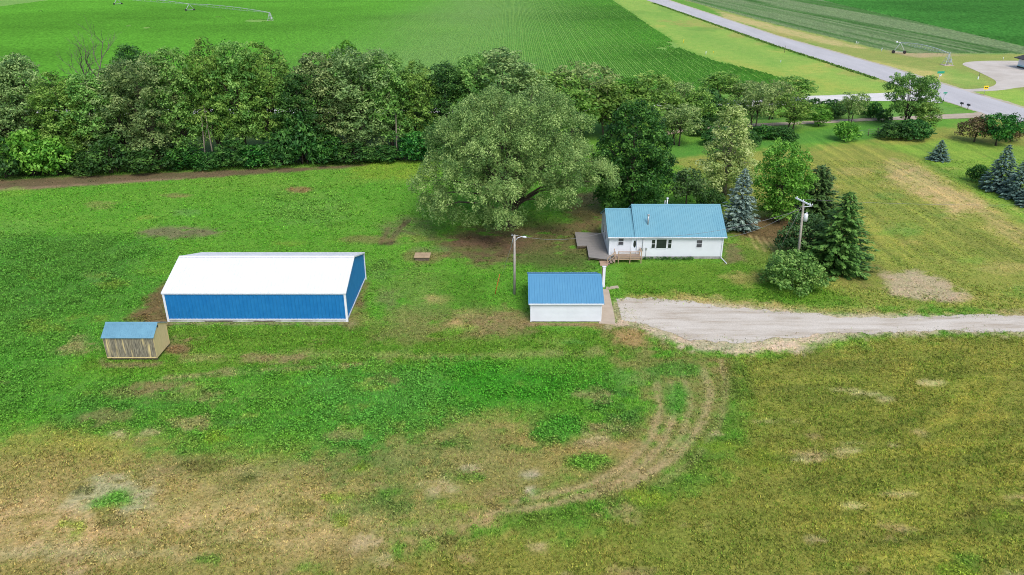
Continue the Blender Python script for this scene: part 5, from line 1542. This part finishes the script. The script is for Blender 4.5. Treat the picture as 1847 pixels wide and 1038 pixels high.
# --- loose trees between the house and the roads
RT = [(1096, 250, 148, 92, 'mid', "dark green tree above the big shade tree's right edge"), (1118, 236, 142, 100, 'yel', "yellow green tree behind the dark maple top, left one"), (1166, 238, 132, 104, 'mid', "mid green tree behind the dark maple top, right one"),
      (1214, 226, 148, 70, 'mid2', "grey green airy tree right of the dark maple top"), (1224, 262, 188, 76, 'mid2', "round mid green tree right of the dark maple, in the meadow"), (1252, 234, 160, 60, 'mid', "narrow dark tree left of the cottonwood top"),
      (1268, 216, 160, 84, 'bush', "dark bushy tree behind the cottonwood, left of its tip"), (1298, 186, 130, 72, 'mid', "round crowned tree at the crop edge above the cottonwood tip"), (1340, 190, 146, 60, 'mid2', "pale grey airy tree behind the trunk pair beyond the cottonwood"),
      (1362, 234, 152, 64, 'mid2', "tree with twin trunks on the dirt lane verge"), (1392, 216, 146, 66, 'mid2', "pale leaved tree beside the twin trunk tree"), (1428, 184, 138, 76, 'mid', "rounded dark tree just before the white gravel road"),
      (1424, 236, 168, 74, 'mid', "small tree with visible trunk between the lane and gravel road"), (1536, 222, 167, 50, 'mid2', "slender tree beside the dirt lane near the gravel road"),
      (1476, 228, 196, 38, 'yel', "small light green tree right at the lane edge"), (1030, 258, 158, 90, 'mid', "green tree squeezed between shade tree and windbreak end"), (1150, 262, 176, 70, 'mid', "dark tree hidden behind the maple crown"), (1320, 226, 176, 56, 'mid', "mid green tree right behind the cottonwood tip")]
for u, vb, vt, w, k, lb in RT:
    plant_px(T_[k], u, vb, vt, w * 1.05, lb)
RB_ = [(1262, 244, 214, 50, 'bush', "dark bush left of the cottonwood beside the lane"), (1376, 250, 226, 44, 'bush2', "dark bush below the twin trunk tree"), (1412, 252, 230, 52, 'bush', "spreading bush in front of the lane, below the visible trunk tree"), (1350, 262, 236, 40, 'bush', "small bush in the meadow right of the cottonwood"),
       (1446, 214, 186, 46, 'bush3', "light green bush below the gravel road, left of the row"), (1466, 208, 178, 44, 'bush', "dark bush in the row below the gravel road"), (1500, 210, 180, 52, 'bush', "wide dark bush at the middle of the row below the gravel road"),
       (1480, 214, 188, 40, 'bush3', "light green bush at the middle of the row below the gravel road"), (1556, 206, 184, 34, 'bush3', "pale green bush right of the slender lane tree"), (1574, 214, 184, 30, 'bush2', "compact very dark bush left of the tall leaning tree"),
       (1525, 254, 219, 44, 'bush3', "round bright green bush on the meadow by the fence posts"), (1612, 250, 222, 60, 'bush', "bush at the left foot of the tall leaning tree"), (1648, 250, 216, 64, 'bush', "bush at the right foot of the tall leaning tree"), (1592, 220, 198, 28, 'bush', "small bush just left of the tall tree trunk"),
       (1762, 328, 297, 36, 'bush2', "rounded dark shrub left of the row of blue spruces"), (1300, 262, 228, 70, 'bush', "green bush showing left of the cottonwood, by the lane end")]
for u, vb, vt, w, k, lb in RB_:
    plant_px(T_[k], u, vb, vt, w * 1.05, lb, cat="bush")
p = leafy("leaning_tree", 81, 12, 10, 'fol_mid', .2, .55, 13, .24, .95, 'vase', .3, limbs=26, lobeR=(.15, .24), stems=3, split=.15)
plant_px(p, 1628, 232, 134, 88, "tall wind shaped tree at the lane standing before the junction", rz=0.3, lean=(0, .05))
plant_px(T_['mid'], 1662, 240, 183, 46, "small tree leaning out right of the tall junction tree", lean=(0, .12))
p = leafy("flowering_tree", 82, 5, 7, 'fol_red', .2, .6, 11, .3, .9, 'dome', .16, limbs=18, lobeR=(.17, .25))
plant_px(p, 1757, 256, 211, 62, "small bronze leaved tree near the spruce row", rz=.4)
p = leafy("roadside_tree", 83, 6, 7, 'fol_dark', .24, .65, 11, .2, .9, 'vase', .16, limbs=18, lobeR=(.16, .24), stems=2)
plant_px(p, 1800, 263, 206, 66, "dark green small tree right of the bronze leaved tree", rz=1.0)
p = leafy("flowering_tree", 84, 5, 7, 'fol_red', .2, .6, 9, .3, .8, 'dome', .14, limbs=14, lobeR=(.17, .25))
plant_px(p, 1822, 256, 218, 50, "bronze leaved tree tangled behind the dark green small tree", rz=.4)
plant_px(T_['spr2'], 1692, 289, 253, 36, "small lone blue spruce on the lawn")
plant_px(T_['spr2'], 1800, 343, 262, 62, "tall blue spruce, leftmost of the row at the right edge")
plant_px(T_['spr2'], 1834, 358, 284, 54, "middle blue spruce of the row at the right edge")
plant_px(T_['spr2'], 1857, 372, 322, 46, "nearest blue spruce of the row, cut by the right edge")


# ------------------------------------------------------------------ grass, weeds and crops
M['blades'] = attr_ground("grass_blades", trans=.25, fine=False)


def visible(X, Y):
    d = Y * CT + CAMH * ST
    u = CX + F * X / d; v = CY + F * (CAMH * CT - Y * ST) / d
    return (u > -300) & (u < 2150) & (v < 1200)


BLOCK = [(-39.5, -18.7, 78.7, 91.2), (2.0, 10.3, 78.7, 87.5), (13.2, 28.8, 97.9, 108), (-41.9, -37, 70.0, 73.2), (13.8, 17.2, 96.2, 98)]
DRIVE = wp([(1122, 545), (1210, 545), (1300, 555), (1480, 571), (1700, 571), (2100, 571), (2100, 596), (1640, 596), (1520, 600), (1420, 608), (1330, 612), (1260, 608), (1205, 597), (1165, 581)])
DECKP = pts


def sample(r, y0, y1, dens):
    xm_ = 0.86 * (y1 * CT + CAMH * ST) + 4
    n = int(dens * 2 * xm_ * (y1 - y0))
    X = r.uniform(-xm_, xm_, n); Y = r.uniform(y0, y1, n)
    k = visible(X, Y)
    for a, b, c, d in BLOCK: k &= ~((X > a) & (X < b) & (Y > c) & (Y < d))
    X, Y = X[k], Y[k]
    k = (sdist(X, Y, DRIVE) < -.2 + 1.5 * r.random(len(X)) ** 4) & (sdist(X, Y, pts) < .1) & (sdist(X, Y, ap) < 0)
    return X[k], Y[k]


rg = np.random.default_rng(5)
Vs = []; Cs = []; wV = []; wC = []
for y0, y1, dens, hs in ((34, 62, 60, 1.0), (62, 82, 42, 1.1), (82, 108, 24, 1.3), (108, 150, 9, 1.7)):
    X, Y = sample(rg, y0, y1, dens)
    C, g, w = cover(X, Y, False)
    k = rg.random(len(X)) < g * (.45 + .9 * fbm(X * .7, Y * .7, 61, 3))
    x, y, c = X[k], Y[k], C[k]; n = len(x)
    tall = (.4 + 1.2 * fbm(x * .35, y * .35, 62, 3)) * hs * (1 - .6 * sstep(10, 14, x) * sstep(86, 90, y)) * (1 - .45 * sstep(76, 79, y) * sstep(13, 10, x) * (1 - w[k]))
    for b in range(3):
        a = rg.uniform(0, 6.283, n); hgt = rg.uniform(.05, .14, n) * tall; wd = rg.uniform(.02, .055, n) * hs; ln = rg.uniform(.3, 1.3, n) * hgt
        ox, oy = x + rg.normal(scale=.07, size=n), y + rg.normal(scale=.07, size=n)
        dx, dy = np.cos(a), np.sin(a)
        A = np.stack([ox - dy * wd, oy + dx * wd, np.full(n, -.04)], 1); B = np.stack([ox + dy * wd, oy - dx * wd, np.full(n, -.04)], 1)
        T = np.stack([ox + dx * ln, oy + dy * ln, hgt], 1)
        Vs.append(np.stack([A, B, T], 1).reshape(-1, 3))
        f = np.clip(np.exp(rg.normal(.06, .5, (n, 1))), .3, 1.75) if b == 0 else f * rg.uniform(.8, 1.2, (n, 1)); s_ = rg.random((n, 1)) if b == 0 else s_
        cc = c * f * np.where(s_ < .13, np.array([[1.45, 1.28, 1.35]]), np.where(s_ > .6, np.array([[.72, .98, .72]]), np.array([[1.04, 1.06, .95]])))
        Cs.append(np.repeat(cc, 3, 0))
    # broad-leaved weeds
    k = rg.random(len(X)) < w ** 1.3 * .5 * (26 / dens) ** .35 * sstep(.38, .62, fbm(X * .55, Y * .55, 63, 3)) * 1.3
    x, y, c = X[k], Y[k], C[k]; n = len(x)
    if n:
        H_ = rg.uniform(.2, .6, n) * (.5 + .9 * w[k])
        for b in range(15):
            d = unit(rg, n); d[:, 2] = np.abs(d[:, 2])
            P_ = np.stack([x, y, np.zeros(n)], 1) + d * np.stack([.32 * np.ones(n), .32 * np.ones(n), H_], 1) * rg.uniform(.5, 1.1, (n, 1))
            nn = d * .6 + rg.normal(scale=.4, size=(n, 3)) + np.array([0, 0, .7]); nn /= np.linalg.norm(nn, axis=1)[:, None]
            V_, _ = rhombs(P_, nn, rg.uniform(.06, .125, n) * (.75 + .25 * hs), .6, rg)
            wV.append(V_); wC.append(np.repeat(c * np.clip(np.exp(rg.normal(.16, .45, (n, 1))), .3, 1.7) * np.array([1.04, 1.02, .95]), 4, 0))
ra = np.array(RA); n = 5000; yy = rg.uniform(246, 560, n); o_ = np.argsort(ra[:, 1])
xx = np.interp(yy, ra[o_, 1], ra[o_, 0]) - np.abs(rg.normal(.9, .5, n)) - .3
for b in range(2):
    a = rg.uniform(0, 6.283, n); dx, dy = np.cos(a), np.sin(a); wd = rg.uniform(.15, .4, n)
    Vs.append(np.stack([np.stack([xx - dy * wd, yy + dx * wd, np.full(n, -.05)], 1), np.stack([xx + dy * wd, yy - dx * wd, np.full(n, -.05)], 1), np.stack([xx + dx * .3, yy + dy * .3, rg.uniform(.15, .5, n)], 1)], 1).reshape(-1, 3))
    Cs.append(np.repeat(np.array(lin(100, 134, 60)) * np.exp(rg.normal(0, .25, (n, 1))), 3, 0))
V = np.concatenate(Vs); C = np.clip(np.concatenate(Cs), .004, .8)
tag(link("grass", np_mesh("grass", V, np.arange(len(V)).reshape(-1, 3), M['blades'], {"cover": C})), "short uneven grass tufts over the farmyard and field", "grass", kind="stuff")
V = np.concatenate(wV); C = np.clip(np.concatenate(wC), .004, .8)
tag(link("weeds", np_mesh("weeds", V, np.arange(len(V)).reshape(-1, 4), M['blades'], {"cover": C})), "lush broad leaved weeds in patches of the yard", "weeds", kind="stuff")
print("grass tris", sum(map(len, Vs)) // 3, "weed quads", len(V) // 4)


def crop(name, poly, x0, x1, y0, y1, col, label, pitch=.76, seg=1.3, hgt=.5, half=.34, dx=0.0, gaps=()):
    r = np.random.default_rng(len(name)); nr = int((x1 - x0) / pitch); ns = int((y1 - y0) / seg)
    X = np.repeat((x0 + np.arange(nr) * pitch)[:, None], ns + 1, 1); Y = np.repeat((y0 + np.arange(ns + 1) * seg)[None], nr, 0)
    X = X + dx * (Y - y0)
    ins = (sdist(X, Y, poly) > .5 + 1.0 * (fbm(X * .2, Y * .2, 71, 3) - .5)) & visible(X, Y - 1)
    vig = .72 + .5 * fbm(X * .03, Y * .03, 72, 4)
    for gpoly in gaps: ins &= ~(sdist(X, Y, gpoly) > 9 * (fbm(X * .25, Y * .25, 73, 3) - .42))
    hz = hgt * vig * r.uniform(.75, 1.25, X.shape); hw = half * vig * r.uniform(.75, 1.25, X.shape); j = r.normal(scale=.07, size=X.shape) + r.normal(scale=.07, size=(nr, 1)) + .5 * (fbm(X * .02, Y * .02, 77, 3) - .5)
    V = np.stack([np.stack([X + j - hw, Y, np.full(X.shape, -.05)], -1), np.stack([X + j, Y + r.normal(scale=.2, size=X.shape), hz], -1), np.stack([X + j + hw, Y, np.full(X.shape, -.05)], -1)], 2)
    base = np.array(lin(*col)) * (.68 + .65 * fbm(X * .015, Y * .02, 74, 4))[..., None] * r.uniform(.8, 1.25, X.shape)[..., None]
    if name.startswith('sparse'):
        g0, g1 = np.array(G(1395, 2)[:2]), np.array(G(1847, 86)[:2]); d_ = (g1 - g0) / np.linalg.norm(g1 - g0)
        al, ac = X * d_[0] + Y * d_[1], X * d_[1] - Y * d_[0] - (g0[0] * d_[1] - g0[1] * d_[0])
        t = sstep(.38, .66, vnoise(ac * .11, al * .004, 75) * .6 + vnoise(ac * .4, al * .012, 76) * .4 + .25 * sstep(14, 2, np.abs(ac)))[..., None]
        base = base * (1 - t) + np.array(lin(164, 182, 128)) * t * r.uniform(.85, 1.2, X.shape)[..., None]
    if name.startswith('soy'):                                                            # crop colour mixed paler down the middle of the field
        cx0, cy0, _ = G(845, 62); t = (np.exp(-((X - cx0 - .05 * (Y - cy0)) / 42) ** 2) * .75 * (.5 + fbm(X * .03, Y * .008, 78, 4)))[..., None].clip(0, .9)
        base = base * (1 - t) + np.array(lin(126, 164, 92)) * r.uniform(.8, 1.2, X.shape)[..., None] * t
    C = np.repeat(base[:, :, None, :], 3, 2); C[:, :, 1] *= 1.15
    i = np.arange(nr * (ns + 1) * 3).reshape(nr, ns + 1, 3); ok = ins[:, :-1] & ins[:, 1:]
    q = np.concatenate([np.stack([i[:, :-1, a], i[:, :-1, a + 1], i[:, 1:, a + 1], i[:, 1:, a]], -1)[ok] for a in (0, 1)])
    u_, inv = np.unique(q, return_inverse=True)
    o = link(name, np_mesh(name, V.reshape(-1, 3)[u_], inv.reshape(q.shape), M['blades'], {"cover": C.reshape(-1, 3)[u_]}))
    print(name, len(q))
    return tag(o, label, "crop", kind="stuff")


GAP = [wp(ell(u, v, a, b)) for u, v, a, b in ((73, 21, 5, 1), (265, 51, 9, 2.0), (230, 47, 6, 1), (395, 32, 8, 1.6), (462, 38, 20, 2.4), (183, 41, 8, .8), (1196, 88, 16, 3), (1216, 82, 12, 7))]
for gp in GAP[1:5]: pass
crop("soybean_rows", FIELD, -330, 125, 196, 640, (92, 152, 48), "even rows of green crop plants filling the large far field", gaps=GAP, hgt=.3, half=.3)
crop("sparse_crop_rows", FIELD2, 100, 330, 300, 640, (108, 152, 80), "thin pale rows of crop beyond the paved road", hgt=.3, half=.22, pitch=.9, dx=.02, seg=1.6)
crop("dense_crop_rows", FIELD3, 110, 470, 290, 660, (84, 148, 62), "solid dark green crop in the far right field", hgt=.5, half=.5, seg=1.8, pitch=.9)
